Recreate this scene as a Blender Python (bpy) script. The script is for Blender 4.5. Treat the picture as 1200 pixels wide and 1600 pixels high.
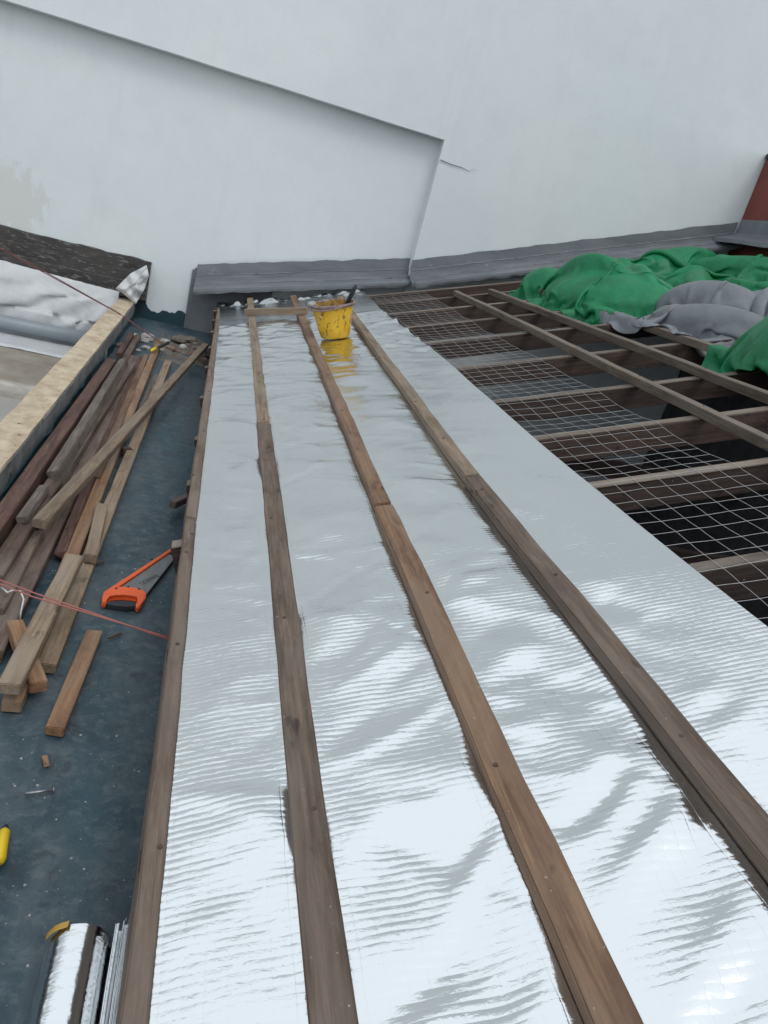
import bpy, bmesh, math, random
import numpy as np
from mathutils import Vector, Matrix, noise as mnoise

random.seed(7)
rng = np.random.default_rng(11)
scene = bpy.context.scene
C = scene.collection
for o in list(bpy.data.objects):
    bpy.data.objects.remove(o)

# ---------------------------------------------------------------- camera
CH = 1.26                                    # lens height above the gutter floor (z = 0)
FPX = 1150.0                                 # focal length in photo pixels (1200 x 1600)
R = np.array([[0.94957215, 0.15983592, 0.26975027],     # rows: world X, Y, Z in camera (right, down, forward)
              [-0.187105, -0.40149615, 0.89654479],
              [0.25160376, -0.90180559, -0.35134346]])
cam = bpy.data.cameras.new('camera')
camo = bpy.data.objects.new('camera', cam)
C.objects.link(camo)
M = Matrix(((R[0][0], -R[0][1], -R[0][2], 0), (R[1][0], -R[1][1], -R[1][2], 0),
            (R[2][0], -R[2][1], -R[2][2], CH), (0, 0, 0, 1)))
camo.matrix_world = M
cam.sensor_fit = 'VERTICAL'
cam.sensor_height = 32.0
cam.sensor_width = 24.0
cam.lens = 32.0 * FPX / 1600.0
cam.clip_start = 0.05
cam.clip_end = 500
scene.camera = camo

# ---------------------------------------------------------------- sky, sun, exposure
SUN_EL, SUN_AZ = 56.0, 158.0                 # compass azimuth, +Y = north: the sun stands behind the camera
world = bpy.data.worlds.new('World')
scene.world = world
world.use_nodes = True
wn = world.node_tree
wn.nodes.clear()
wo = wn.nodes.new('ShaderNodeOutputWorld')
bg = wn.nodes.new('ShaderNodeBackground')
sky = wn.nodes.new('ShaderNodeTexSky')
sky.sky_type = 'NISHITA'
sky.sun_disc = False
sky.sun_elevation = math.radians(SUN_EL)
sky.sun_rotation = math.radians(SUN_AZ)
sky.dust_density = 4.0
mixs = wn.nodes.new('ShaderNodeMixRGB')      # even cloud cover over the clear sky
mixs.inputs[0].default_value = 0.86
mixs.inputs[2].default_value = (9.3, 10.0, 10.6, 1)
wn.links.new(sky.outputs[0], mixs.inputs[1])
wn.links.new(mixs.outputs[0], bg.inputs[0])
bg.inputs[1].default_value = 0.122
wn.links.new(bg.outputs[0], wo.inputs[0])

sl = bpy.data.lights.new('sun', 'SUN')
sl.energy = 0.8
sl.angle = math.radians(22)
sl.color = (1.0, 0.985, 0.96)
so = bpy.data.objects.new('sun', sl)
C.objects.link(so)
az, el = math.radians(SUN_AZ), math.radians(SUN_EL)
sd = Vector((math.sin(az) * math.cos(el), math.cos(az) * math.cos(el), math.sin(el)))
so.rotation_euler = sd.to_track_quat('Z', 'Y').to_euler()
so.location = sd * 30

scene.view_settings.view_transform = 'Standard'
scene.view_settings.look = 'None'
scene.view_settings.exposure = 0.0
scene.view_settings.gamma = 1.0
scene.view_settings.use_curve_mapping = False
scene.render.engine = 'CYCLES'
scene.cycles.max_bounces = 8
scene.render.resolution_x, scene.render.resolution_y = 768, 1024


# ---------------------------------------------------------------- geometry helpers
def ray(u, v):
    return R @ np.array([u - 600.0, v - 800.0, FPX])


def hz(u, v, z):                             # pixel -> point on the level z
    r = ray(u, v)
    q = r * (z - CH) / r[2]
    return Vector((q[0], q[1], z))


def aty(u, v, Y):                            # pixel -> point on the upright plane at depth Y
    r = ray(u, v)
    q = r * Y / r[1]
    return Vector((q[0], Y, q[2] + CH))


PITCH = math.radians(18.5)
RN = Vector((-math.sin(PITCH), 0, math.cos(PITCH)))
RU = Vector((math.cos(PITCH), 0, math.sin(PITCH)))
RO = Vector((0.061, 0, CH - 0.92))           # eave line, level with the batten tops


def rp(s, Y, n=0.0):                         # roof coordinates: up-slope, along the eave, off the batten tops
    return RO + RU * s + RN * n + Vector((0, Y, 0))


def rpx(u, v, n=0.0):                        # pixel -> roof coordinates
    r = Vector(ray(u, v))
    P0 = RO + RN * n - Vector((0, 0, CH))
    q = r * (P0.dot(RN) / r.dot(RN))
    return ((q - P0).dot(RU), q.y)


def tag(o, label=None, cat=None, group=None, kind=None):
    if label:
        o['label'] = label
    if cat:
        o['category'] = cat
    if group:
        o['group'] = group
    if kind:
        o['kind'] = kind
    return o


def empty(name, loc, label, cat, group=None):
    o = bpy.data.objects.new(name, None)
    C.objects.link(o)
    o.location = loc
    o.empty_display_size = 0.05
    return tag(o, label, cat, group)


def link_mesh(name, me, mat, parent=None, smooth=False):
    o = bpy.data.objects.new(name, me)
    C.objects.link(o)
    if mat is not None:
        me.materials.append(mat)
    if smooth:
        me.polygons.foreach_set('use_smooth', [True] * len(me.polygons))
    if parent is not None:
        o.parent = parent
        o.matrix_parent_inverse = Matrix.Translation(-parent.location)
    return o


def pydata(name, vs, fs, mat, parent=None, smooth=False):
    me = bpy.data.meshes.new(name)
    me.from_pydata([tuple(v) for v in vs], [], fs)
    me.validate()
    me.update()
    return link_mesh(name, me, mat, parent, smooth)


def grid_faces(nu, nv, off=0):
    return [(off + i * nv + j, off + (i + 1) * nv + j, off + (i + 1) * nv + j + 1, off + i * nv + j + 1)
            for i in range(nu - 1) for j in range(nv - 1)]


def grid_mesh(name, P, mat, parent=None, smooth=True):
    nu, nv = P.shape[:2]
    return pydata(name, P.reshape(-1, 3).tolist(), grid_faces(nu, nv), mat, parent, smooth)


def bm_obj(name, bm, mat, parent=None, smooth=False):
    bmesh.ops.recalc_face_normals(bm, faces=bm.faces[:])
    me = bpy.data.meshes.new(name)
    bm.to_mesh(me)
    bm.free()
    return link_mesh(name, me, mat, parent, smooth)


def box_bm(bm, lo, hi):
    r = bmesh.ops.create_cube(bm, size=1.0)
    for v in r['verts']:
        v.co = Vector(((v.co.x + .5) * (hi[0] - lo[0]) + lo[0], (v.co.y + .5) * (hi[1] - lo[1]) + lo[1],
                       (v.co.z + .5) * (hi[2] - lo[2]) + lo[2]))
    return r['verts']


def box(name, lo, hi, mat, parent=None, bevel=0.0):
    bm = bmesh.new()
    box_bm(bm, lo, hi)
    if bevel:
        bmesh.ops.bevel(bm, geom=bm.edges[:], offset=bevel, segments=2, affect='EDGES')
    return bm_obj(name, bm, mat, parent)


def prism(name, pts, thick, mat, parent=None, bevel=0.0, up=Vector((0, 0, 1))):
    """outline (3-D points) thickened along up"""
    bm = bmesh.new()
    a = [bm.verts.new(p) for p in pts]
    b = [bm.verts.new(Vector(p) + up * thick) for p in pts]
    n = len(pts)
    bm.faces.new(a)
    bm.faces.new(b)
    for i in range(n):
        bm.faces.new((a[i], a[(i + 1) % n], b[(i + 1) % n], b[i]))
    if bevel:
        bmesh.ops.bevel(bm, geom=bm.edges[:], offset=bevel, segments=2, affect='EDGES')
    return bm_obj(name, bm, mat, parent)


def tube_data(pts, r, sides=6, vs=None, fs=None):
    vs = [] if vs is None else vs
    fs = [] if fs is None else fs
    base = len(vs)
    n = len(pts)
    for i, p in enumerate(pts):
        d = (Vector(pts[min(i + 1, n - 1)]) - Vector(pts[max(i - 1, 0)])).normalized()
        a = d.cross(Vector((0.13, 0.21, 0.97))).normalized()
        b = d.cross(a)
        rr = r[i] if isinstance(r, (list, tuple)) else r
        for k in range(sides):
            t = 2 * math.pi * k / sides
            vs.append(Vector(p) + a * math.cos(t) * rr + b * math.sin(t) * rr)
    for i in range(n - 1):
        for k in range(sides):
            k2 = (k + 1) % sides
            fs.append((base + i * sides + k, base + i * sides + k2, base + (i + 1) * sides + k2, base + (i + 1) * sides + k))
    fs.append(tuple(base + k for k in reversed(range(sides))))
    fs.append(tuple(base + (n - 1) * sides + k for k in range(sides)))
    return vs, fs


def tube(name, pts, r, mat, parent=None, sides=8, smooth=True):
    vs, fs = tube_data(pts, r, sides)
    return pydata(name, vs, fs, mat, parent, smooth)


def fbm(x, y, z=0.0, octv=4):
    return mnoise.fractal(Vector((x, y, z)), 1.0, 2.0, octv)


_pk = [0]


def plank(name, p0, p1, w, h, mat, up=Vector((0, 0, 1)), parent=None, warp=0.0015, bevel=0.0025, chip=0.0, roll=0.0):
    """sawn timber from p0 to p1 (centre line of its top face); local X runs along the grain"""
    p0, p1 = Vector(p0), Vector(p1)
    L = (p1 - p0).length
    x = (p1 - p0).normalized()
    if roll:
        up = Matrix.Rotation(roll, 3, x) @ up
    y = up.cross(x).normalized()
    z = x.cross(y)
    bm = bmesh.new()
    n = max(2, min(40, int(L / 0.12)))
    _pk[0] += 1
    sd_ = _pk[0] * 3.7
    rings = []
    for i in range(n + 1):
        t = i / n
        a = 0.0 if i in (0, n) else 1.0
        dy = warp * 1.0 * fbm(t * L * 0.7, sd_)
        dz = warp * 1.2 * fbm(t * L * 1.1, sd_ + 9)
        ring = []
        for (cy, cz) in ((-.5, 0), (.5, 0), (.5, -1), (-.5, -1)):
            e = warp * fbm(t * L * 6, sd_ + cy * 5 + cz * 3)
            ex = 0.0 if a else (rnd_end := chip * (mnoise.noise(Vector((cy * 9, cz * 7, sd_ + i)))))
            ring.append(bm.verts.new((t * L + ex, cy * w + dy + e * (1 if cy > 0 else -1), cz * h + dz + e * .6)))
        rings.append(ring)
    for i in range(n):
        for k in range(4):
            k2 = (k + 1) % 4
            bm.faces.new((rings[i][k], rings[i][k2], rings[i + 1][k2], rings[i + 1][k]))
    bm.faces.new(rings[0])
    bm.faces.new(rings[-1])
    bmesh.ops.recalc_face_normals(bm, faces=bm.faces[:])
    if bevel:
        ed = [e for e in bm.edges if e.calc_face_angle(0) > 0.7]
        bmesh.ops.bevel(bm, geom=ed, offset=bevel, segments=2, affect='EDGES')
    me = bpy.data.meshes.new(name)
    bm.to_mesh(me)
    bm.free()
    o = bpy.data.objects.new(name, me)
    C.objects.link(o)
    me.materials.append(mat)
    o.matrix_world = Matrix(((x.x, y.x, z.x, p0.x), (x.y, y.y, z.y, p0.y), (x.z, y.z, z.z, p0.z), (0, 0, 0, 1)))
    if parent is not None:
        mw = o.matrix_world.copy()
        o.parent = parent
        o.matrix_parent_inverse = Matrix.Translation(-parent.location)
        o.matrix_basis = mw
    return o


# ---------------------------------------------------------------- materials
class Mat:
    def __init__(self, name):
        self.m = bpy.data.materials.new(name)
        self.m.use_nodes = True
        self.t = self.m.node_tree
        self.b = self.t.nodes['Principled BSDF']

    def n(self, kind, **kw):
        nd = self.t.nodes.new(kind)
        for k, v in kw.items():
            setattr(nd, k, v)
        return nd

    def l(self, a, b):
        self.t.links.new(a, b)

    def coord(self, scale=(1, 1, 1), out='Object', rand=False, loc=(0, 0, 0)):
        tc = self.n('ShaderNodeTexCoord')
        mp = self.n('ShaderNodeMapping')
        mp.inputs['Scale'].default_value = scale
        mp.inputs['Location'].default_value = loc
        self.l(tc.outputs[out], mp.inputs[0])
        if rand:
            oi = self.n('ShaderNodeObjectInfo')
            ml = self.n('ShaderNodeMath', operation='MULTIPLY')
            ml.inputs[1].default_value = 37.0
            self.l(oi.outputs['Random'], ml.inputs[0])
            cb = self.n('ShaderNodeCombineXYZ')
            for i in range(3):
                self.l(ml.outputs[0], cb.inputs[i])
            self.l(cb.outputs[0], mp.inputs['Location'])
        return mp.outputs[0]

    def noise(self, vec, scale, detail=4, rough=0.6, dist=0.0):
        nd = self.n('ShaderNodeTexNoise')
        nd.inputs['Scale'].default_value = scale
        nd.inputs['Detail'].default_value = detail
        nd.inputs['Roughness'].default_value = rough
        nd.inputs['Distortion'].default_value = dist
        self.l(vec, nd.inputs['Vector'])
        return nd.outputs['Fac']

    def ramp(self, fac, stops, interp='LINEAR'):
        nd = self.n('ShaderNodeValToRGB')
        cr = nd.color_ramp
        cr.interpolation = interp
        while len(cr.elements) < len(stops):
            cr.elements.new(0.5)
        for e, (p, c) in zip(cr.elements, stops):
            e.position = p
            e.color = c if len(c) == 4 else (*c, 1)
        self.l(fac, nd.inputs[0])
        return nd.outputs[0]

    def mix(self, fac, a, b, mode='MIX'):
        nd = self.n('ShaderNodeMixRGB', blend_type=mode)
        for s, v in ((0, fac), (1, a), (2, b)):
            if isinstance(v, (int, float)):
                nd.inputs[s].default_value = v
            elif isinstance(v, (tuple, list)):
                nd.inputs[s].default_value = (*v, 1) if len(v) == 3 else v
            else:
                self.l(v, nd.inputs[s])
        return nd.outputs[0]

    def math(self, op, a, b=None, clamp=False):
        nd = self.n('ShaderNodeMath', operation=op)
        nd.use_clamp = clamp
        for i, v in enumerate((a, b)):
            if v is None:
                continue
            if isinstance(v, (int, float)):
                nd.inputs[i].default_value = v
            else:
                self.l(v, nd.inputs[i])
        return nd.outputs[0]

    def bump(self, h, dist, strength=1.0, prev=None):
        nd = self.n('ShaderNodeBump')
        nd.inputs['Distance'].default_value = dist
        nd.inputs['Strength'].default_value = strength
        self.l(h, nd.inputs['Height'])
        if prev is not None:
            self.l(prev, nd.inputs['Normal'])
        return nd.outputs[0]

    def col(self, c):
        if isinstance(c, (tuple, list)):
            self.b.inputs['Base Color'].default_value = (*c, 1)
        else:
            self.l(c, self.b.inputs['Base Color'])

    def rough(self, r):
        if isinstance(r, (int, float)):
            self.b.inputs['Roughness'].default_value = r
        else:
            self.l(r, self.b.inputs['Roughness'])

    def normal(self, n):
        self.l(n, self.b.inputs['Normal'])


def mk_wood(name, dark, mid, light, rough=0.75, stain=0.5, grey=None):
    m = Mat(name)
    v = m.coord((1.6, 44, 44), rand=True)
    g = m.noise(v, 2.2, 8, 0.72, 0.7)
    c = m.ramp(g, [(0.32, dark), (0.5, mid), (0.66, light)])
    v2 = m.coord((2.2, 9, 9), rand=True)
    b = m.noise(v2, 1.6, 6, 0.75, 0.4)
    c = m.mix(m.ramp(b, [(0.44, (0, 0, 0)), (0.62, (stain + 0.25,) * 3)]), c, dark)
    kn = m.noise(m.coord((7, 16, 16), rand=True), 1.5, 3, 0.5)
    c = m.mix(m.ramp(kn, [(0.66, (0, 0, 0)), (0.72, (0.8,) * 3)]), c, tuple(0.45 * a for a in dark))
    if grey:
        v3 = m.coord((1.1, 5, 5), rand=True)
        c = m.mix(m.ramp(m.noise(v3, 2.0, 4, 0.6), [(0.42, (0, 0, 0)), (0.62, (0.75,) * 3)]), c, grey)
    oi = m.n('ShaderNodeObjectInfo')
    hs = m.n('ShaderNodeHueSaturation')
    hs.inputs['Saturation'].default_value = 0.95
    val = m.math('ADD', m.math('MULTIPLY', oi.outputs['Random'], 0.4), 0.8)
    m.l(val, hs.inputs['Value'])
    m.l(c, hs.inputs['Color'])
    vs_ = m.coord((1, 1, 1), rand=True)
    sp = m.noise(vs_, 90, 3, 0.7)
    m.col(m.mix(m.ramp(sp, [(0.69, (0, 0, 0)), (0.74, (0.55,) * 3)]), hs.outputs[0], (0.5, 0.47, 0.42)))
    m.rough(rough)
    m.normal(m.bump(b, 0.004, 0.5, m.bump(g, 0.002, 0.8)))
    return m.m


W_NEW = mk_wood('wood_fresh_batten', (0.1, 0.064, 0.038), (0.235, 0.165, 0.102), (0.33, 0.245, 0.16), grey=(0.22, 0.175, 0.13))
W_ORG = mk_wood('wood_orange', (0.13, 0.06, 0.028), (0.27, 0.135, 0.06), (0.36, 0.2, 0.1), grey=(0.3, 0.22, 0.15))
W_BAT = mk_wood('wood_roof_batten', (0.062, 0.038, 0.026), (0.138, 0.094, 0.065), (0.21, 0.152, 0.11), grey=(0.17, 0.13, 0.103))
W_BATO = mk_wood('wood_roof_batten_reddish', (0.075, 0.034, 0.018), (0.175, 0.095, 0.048), (0.25, 0.148, 0.08), grey=(0.18, 0.12, 0.078))
W_DRK = mk_wood('wood_dark_old', (0.032, 0.019, 0.013), (0.085, 0.048, 0.034), (0.14, 0.09, 0.066), grey=(0.15, 0.115, 0.095))
W_RED = mk_wood('wood_dark_red', (0.035, 0.015, 0.01), (0.095, 0.042, 0.029), (0.15, 0.08, 0.055))
W_GRY = mk_wood('wood_grey_weathered', (0.05, 0.038, 0.03), (0.135, 0.108, 0.088), (0.22, 0.185, 0.155))
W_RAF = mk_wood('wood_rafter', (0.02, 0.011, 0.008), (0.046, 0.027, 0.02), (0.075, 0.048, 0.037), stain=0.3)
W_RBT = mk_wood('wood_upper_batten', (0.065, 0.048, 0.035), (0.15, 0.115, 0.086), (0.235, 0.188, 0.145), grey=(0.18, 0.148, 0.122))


def mk_wall():
    m = Mat('wall_paint_white')
    v = m.coord()
    big = m.noise(v, 0.55, 4, 0.55, 0.4)
    c = m.ramp(big, [(0.3, (0.585, 0.63, 0.655)), (0.7, (0.655, 0.69, 0.695))])
    fine = m.noise(v, 6.0, 6, 0.7)
    c = m.mix(m.ramp(fine, [(0.3, (0.16,) * 3), (0.55, (0, 0, 0))]), c, (0.48, 0.505, 0.5))
    spk = m.noise(v, 42.0, 2, 0.5)
    c = m.mix(m.ramp(spk, [(0.76, (0, 0, 0)), (0.79, (0.35,) * 3)]), c, (0.3, 0.3, 0.28))
    vs_ = m.coord((3.2, 1.0, 0.45))
    run = m.noise(vs_, 1.7, 5, 0.65, 0.25)               # faint rain runs down the paint
    c = m.mix(m.ramp(run, [(0.56, (0, 0, 0)), (0.8, (0.2,) * 3)]), c, (0.43, 0.455, 0.455))
    # damp patch left of the bitumen strip: its own place and ragged outline
    sep = m.n('ShaderNodeSeparateXYZ')
    m.l(v, sep.inputs[0])
    dx = m.math('MULTIPLY', m.math('ADD', sep.outputs[0], 1.68), 2.6)
    dz = m.math('MULTIPLY', m.math('ADD', sep.outputs[2], -0.7), 3.2)
    d2 = m.math('ADD', m.math('MULTIPLY', dx, dx), m.math('MULTIPLY', dz, dz))
    vst = m.coord((7, 7, 3.2))
    rag = m.noise(vst, 1.9, 6, 0.75, 0.5)
    k = m.math('SUBTRACT', m.math('ADD', -0.95, m.math('MULTIPLY', rag, 3.6)), d2)
    c = m.mix(m.ramp(k, [(0.05, (0, 0, 0)), (0.35, (0.75,) * 3)]), c, (0.55, 0.555, 0.53))
    m.col(c)
    m.rough(0.75)
    nb = m.bump(m.noise(v, 1.3, 3, 0.5), 0.02, 0.5)
    m.normal(m.bump(m.noise(v, 28, 5, 0.7), 0.0025, 0.5, nb))
    return m.m


WALL = mk_wall()


def mk_foil(name, ribs=True, base=(0.765, 0.785, 0.79)):
    m = Mat(name)
    m.b.inputs['Metallic'].default_value = 1.0
    v = m.coord((1, 1, 1))
    m.col(base)
    m.rough(m.ramp(m.noise(v, 7, 3, 0.6), [(0.3, (0.09,) * 3), (0.7, (0.16,) * 3)]))
    wob = m.noise(v, 16, 2, 0.5)
    crk = m.noise(m.coord((6, 14, 6)), 5.5, 4, 0.6, 0.4)
    nb = m.bump(crk, 0.0016, 0.55)
    if ribs:
        sep = m.n('ShaderNodeSeparateXYZ')
        m.l(v, sep.inputs[0])
        y = m.math('ADD', sep.outputs[1], m.math('MULTIPLY', wob, 0.006))
        # cushions between the scrim threads: rows every 13.5 mm, columns every 27 mm
        a = m.math('ABSOLUTE', m.math('SINE', m.math('MULTIPLY', y, math.pi / 0.0135)))
        x = m.math('ADD', sep.outputs[0], m.math('MULTIPLY', wob, 0.006))
        b = m.math('ABSOLUTE', m.math('SINE', m.math('MULTIPLY', x, math.pi / 0.027)))
        b = m.math('POWER', b, 0.25)
        amp = m.ramp(m.noise(v, 4.5, 3, 0.6), [(0.3, (0.35,) * 3), (0.65, (1, 1, 1))])
        h = m.math('MULTIPLY', m.math('ADD', m.math('MULTIPLY', a, 0.8), m.math('MULTIPLY', b, 0.8)), amp)
        nb = m.bump(h, 0.00052, 1.0, nb)
    m.normal(nb)
    return m.m


FOIL = mk_foil('foil_scrim')
FOILR = mk_foil('foil_roll', ribs=False)


def mk_simple(name, c0, c1, scale=8, rough=0.7, bump=0.0, bscale=40, metallic=0.0, spots=None, coordscale=(1, 1, 1)):
    m = Mat(name)
    v = m.coord(coordscale)
    c = m.ramp(m.noise(v, scale, 5, 0.65, 0.3), [(0.3, c0), (0.7, c1)])
    if spots:
        lo, colr, sc = spots
        c = m.mix(m.ramp(m.noise(v, sc, 4, 0.7), [(lo, (0, 0, 0)), (lo + 0.05, (0.9,) * 3)]), c, colr)
    m.col(c)
    m.rough(rough)
    m.b.inputs['Metallic'].default_value = metallic
    if bump:
        m.normal(m.bump(m.noise(v, bscale, 5, 0.7), bump, 0.8))
    return m.m


def mk_floor():
    m = Mat('gutter_coating')
    v = m.coord()
    c = m.ramp(m.noise(v, 2.2, 6, 0.7, 0.5), [(0.3, (0.007, 0.028, 0.042)), (0.55, (0.013, 0.039, 0.055)), (0.75, (0.027, 0.055, 0.07))])
    worn = m.noise(m.coord((1.6, 0.8, 1)), 2.4, 6, 0.72, 0.6)
    c = m.mix(m.ramp(worn, [(0.42, (0, 0, 0)), (0.62, (0.8,) * 3)]), c, (0.072, 0.095, 0.106))
    teal = m.noise(m.coord((2.2, 0.5, 1), loc=(3.1, 1.7, 0)), 1.6, 3, 0.5, 0.3)
    c = m.mix(m.ramp(teal, [(0.56, (0, 0, 0)), (0.66, (0.7,) * 3)]), c, (0.018, 0.062, 0.082))
    scr = m.noise(m.coord((1, 1.4, 1)), 19, 8, 0.8, 0.3)
    c = m.mix(m.ramp(scr, [(0.49, (0, 0, 0)), (0.64, (0.55,) * 3)]), c, (0.11, 0.135, 0.145))
    dk = m.noise(v, 9, 6, 0.75, 0.5)
    c = m.mix(m.ramp(dk, [(0.55, (0, 0, 0)), (0.68, (0.7,) * 3)]), c, (0.009, 0.016, 0.021))
    spk = m.noise(v, 95, 4, 0.7)
    c = m.mix(m.ramp(spk, [(0.67, (0, 0, 0)), (0.73, (0.8,) * 3)]), c, (0.32, 0.34, 0.35))
    m.col(c)
    m.rough(m.ramp(worn, [(0.35, (0.38,) * 3), (0.7, (0.8,) * 3)]))
    m.normal(m.bump(m.noise(v, 60, 6, 0.7), 0.002, 0.7, m.bump(m.noise(v, 5, 3, 0.6), 0.012, 0.4)))
    return m.m


FLOOR = mk_floor()
TEAL = mk_simple('teal_waterproofing', (0.006, 0.03, 0.042), (0.012, 0.05, 0.066), 5, 0.42, 0.004, 18)
GREYP = mk_simple('flashing_grey_paint', (0.105, 0.117, 0.132), (0.165, 0.178, 0.19), 3, 0.5, 0.003, 22, spots=(0.66, (0.34, 0.35, 0.36), 26), coordscale=(0.6, 2, 2))
GREYD = mk_simple('upstand_grey_coating', (0.1, 0.112, 0.125), (0.15, 0.16, 0.17), 4, 0.7, 0.004, 16, spots=(0.7, (0.32, 0.33, 0.33), 20))
BITU = mk_simple('bitumen_weathered', (0.022, 0.02, 0.019), (0.06, 0.054, 0.05), 6, 0.85, 0.012, 14, spots=(0.56, (0.125, 0.12, 0.115), 26), coordscale=(0.45, 1.5, 1.8))
KERB = mk_simple('kerb_cement', (0.1, 0.1, 0.1), (0.27, 0.27, 0.27), 9, 0.85, 0.005, 30, spots=(0.62, (0.03, 0.032, 0.034), 16))
COPE = mk_simple('coping_beige', (0.33, 0.255, 0.17), (0.58, 0.485, 0.35), 10, 0.85, 0.006, 45, spots=(0.63, (0.1, 0.075, 0.05), 24), coordscale=(1.3, 1, 1))
RED = mk_simple('red_paint', (0.13, 0.028, 0.02), (0.2, 0.045, 0.032), 3, 0.7, 0.003, 25)
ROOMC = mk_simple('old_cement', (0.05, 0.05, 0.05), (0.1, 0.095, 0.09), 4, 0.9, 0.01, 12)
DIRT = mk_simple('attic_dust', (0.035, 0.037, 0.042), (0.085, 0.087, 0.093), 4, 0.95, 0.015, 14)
NBR = mk_simple('neighbour_cement', (0.2, 0.172, 0.138), (0.3, 0.272, 0.228), 5, 0.85, 0.006, 18, spots=(0.68, (0.48, 0.46, 0.42), 9))
NBRP = mk_simple('neighbour_grey_sheet', (0.3, 0.29, 0.265), (0.36, 0.35, 0.325), 2, 0.6, 0.001, 20)
NBRL = mk_simple('neighbour_render_lip', (0.3, 0.28, 0.245), (0.5, 0.475, 0.43), 9, 0.85, 0.006, 30)
PVC = mk_simple('grey_pvc', (0.19, 0.225, 0.25), (0.24, 0.275, 0.3), 3, 0.4)
SHEET = mk_simple('white_plastic_sheet', (0.44, 0.45, 0.46), (0.56, 0.57, 0.58), 5, 0.45, 0.002, 30, spots=(0.72, (0.42, 0.42, 0.41), 9))
STRING = mk_simple('red_string', (0.25, 0.08, 0.07), (0.36, 0.13, 0.11), 200, 0.8)
STRINGD = mk_simple('dull_red_cord', (0.1, 0.04, 0.04), (0.16, 0.07, 0.065), 120, 0.8)
WIRE = mk_simple('galvanised_wire', (0.33, 0.33, 0.33), (0.5, 0.5, 0.5), 60, 0.5, metallic=0.3)
PLAST = mk_simple('plaster_rubble', (0.2, 0.19, 0.18), (0.45, 0.44, 0.42), 20, 0.95, 0.004, 60)
RUBD = mk_simple('brick_rubble', (0.1, 0.06, 0.045), (0.24, 0.17, 0.14), 22, 0.95, 0.004, 60)
SANDY = mk_simple('sandy_dirt', (0.07, 0.06, 0.05), (0.16, 0.14, 0.12), 9, 0.95, 0.008, 40, spots=(0.6, (0.26, 0.24, 0.21), 30))
BOARD = mk_simple('plasterboard_grey', (0.11, 0.125, 0.14), (0.17, 0.185, 0.2), 3, 0.8)
ORANGE = mk_simple('saw_orange_plastic', (0.62, 0.085, 0.015), (0.72, 0.11, 0.022), 20, 0.45)
BLADE = mk_simple('saw_steel', (0.13, 0.135, 0.14), (0.2, 0.205, 0.21), 9, 0.5, metallic=0.4, coordscale=(6, 1, 1))
BLACK = mk_simple('black_rubber', (0.008, 0.009, 0.012), (0.018, 0.02, 0.024), 20, 0.6)
YELLOW = mk_simple('yellow_plastic', (0.62, 0.42, 0.01), (0.72, 0.5, 0.02), 10, 0.4)
TAPE = mk_simple('brown_tape', (0.35, 0.2, 0.03), (0.45, 0.27, 0.05), 10, 0.5)
STEEL = mk_simple('steel_nail', (0.25, 0.26, 0.27), (0.4, 0.41, 0.42), 30, 0.4, metallic=0.8)
RUST = mk_simple('rusty_nail', (0.03, 0.018, 0.012), (0.09, 0.06, 0.045), 90, 0.6)
WHITEC = mk_simple('white_cord', (0.6, 0.6, 0.6), (0.7, 0.7, 0.7), 30, 0.6)
INK = mk_simple('black_print', (0.012, 0.012, 0.013), (0.03, 0.03, 0.03), 60, 0.6)
CRACK = mk_simple('crack_shadow', (0.12, 0.12, 0.12), (0.25, 0.25, 0.25), 40, 0.95)
GROUND = mk_simple('yard_ground', (0.1, 0.1, 0.095), (0.17, 0.165, 0.16), 0.3, 0.95)


def mk_tarp(name, c0, c1):
    m = Mat(name)
    v = m.coord()
    c = m.ramp(m.noise(v, 3.2, 5, 0.65, 0.4), [(0.3, c0), (0.7, c1)])
    du = m.noise(v, 11, 5, 0.7, 0.4)
    c = m.mix(m.ramp(du, [(0.55, (0, 0, 0)), (0.75, (0.28,) * 3)]), c, tuple(0.5 * a + 0.09 for a in c1))
    m.col(c)
    m.rough(0.45)
    m.b.inputs['Specular IOR Level'].default_value = 0.3
    crk = m.noise(v, 16, 5, 0.65, 1.2)
    vo = m.n('ShaderNodeTexVoronoi')
    vo.inputs['Scale'].default_value = 7.5
    wv = m.n('ShaderNodeVectorMath', operation='ADD')
    nv_ = m.n('ShaderNodeTexNoise')
    nv_.inputs['Scale'].default_value = 5.0
    m.l(v, nv_.inputs['Vector'])
    sc_ = m.n('ShaderNodeVectorMath', operation='SCALE')
    sc_.inputs['Scale'].default_value = 0.25
    m.l(nv_.outputs['Color'], sc_.inputs[0])
    m.l(v, wv.inputs[0])
    m.l(sc_.outputs[0], wv.inputs[1])
    m.l(wv.outputs[0], vo.inputs['Vector'])
    m.normal(m.bump(crk, 0.004, 0.6, m.bump(vo.outputs['Distance'], 0.014, 0.6)))
    return m.m


GREEN = mk_tarp('tarp_green', (0.005, 0.12, 0.045), (0.012, 0.21, 0.085))
SILVER = mk_tarp('tarp_silver', (0.125, 0.135, 0.148), (0.19, 0.203, 0.218))


def mk_bucket():
    m = Mat('bucket_yellow')
    v = m.coord()
    c = m.ramp(m.noise(v, 9, 4, 0.6), [(0.3, (0.56, 0.31, 0.012)), (0.7, (0.72, 0.44, 0.02))])
    c = m.mix(m.ramp(m.noise(m.coord((1, 1, 0.55)), 42, 4, 0.65, 0.5), [(0.57, (0, 0, 0)), (0.61, (0.9,) * 3)]), c, (0.16, 0.085, 0.03))
    c = m.mix(m.ramp(m.noise(v, 22, 3, 0.6), [(0.7, (0, 0, 0)), (0.73, (0.9,) * 3)]), c, (0.6, 0.58, 0.52))
    m.col(c)
    m.rough(0.45)
    return m.m


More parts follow.
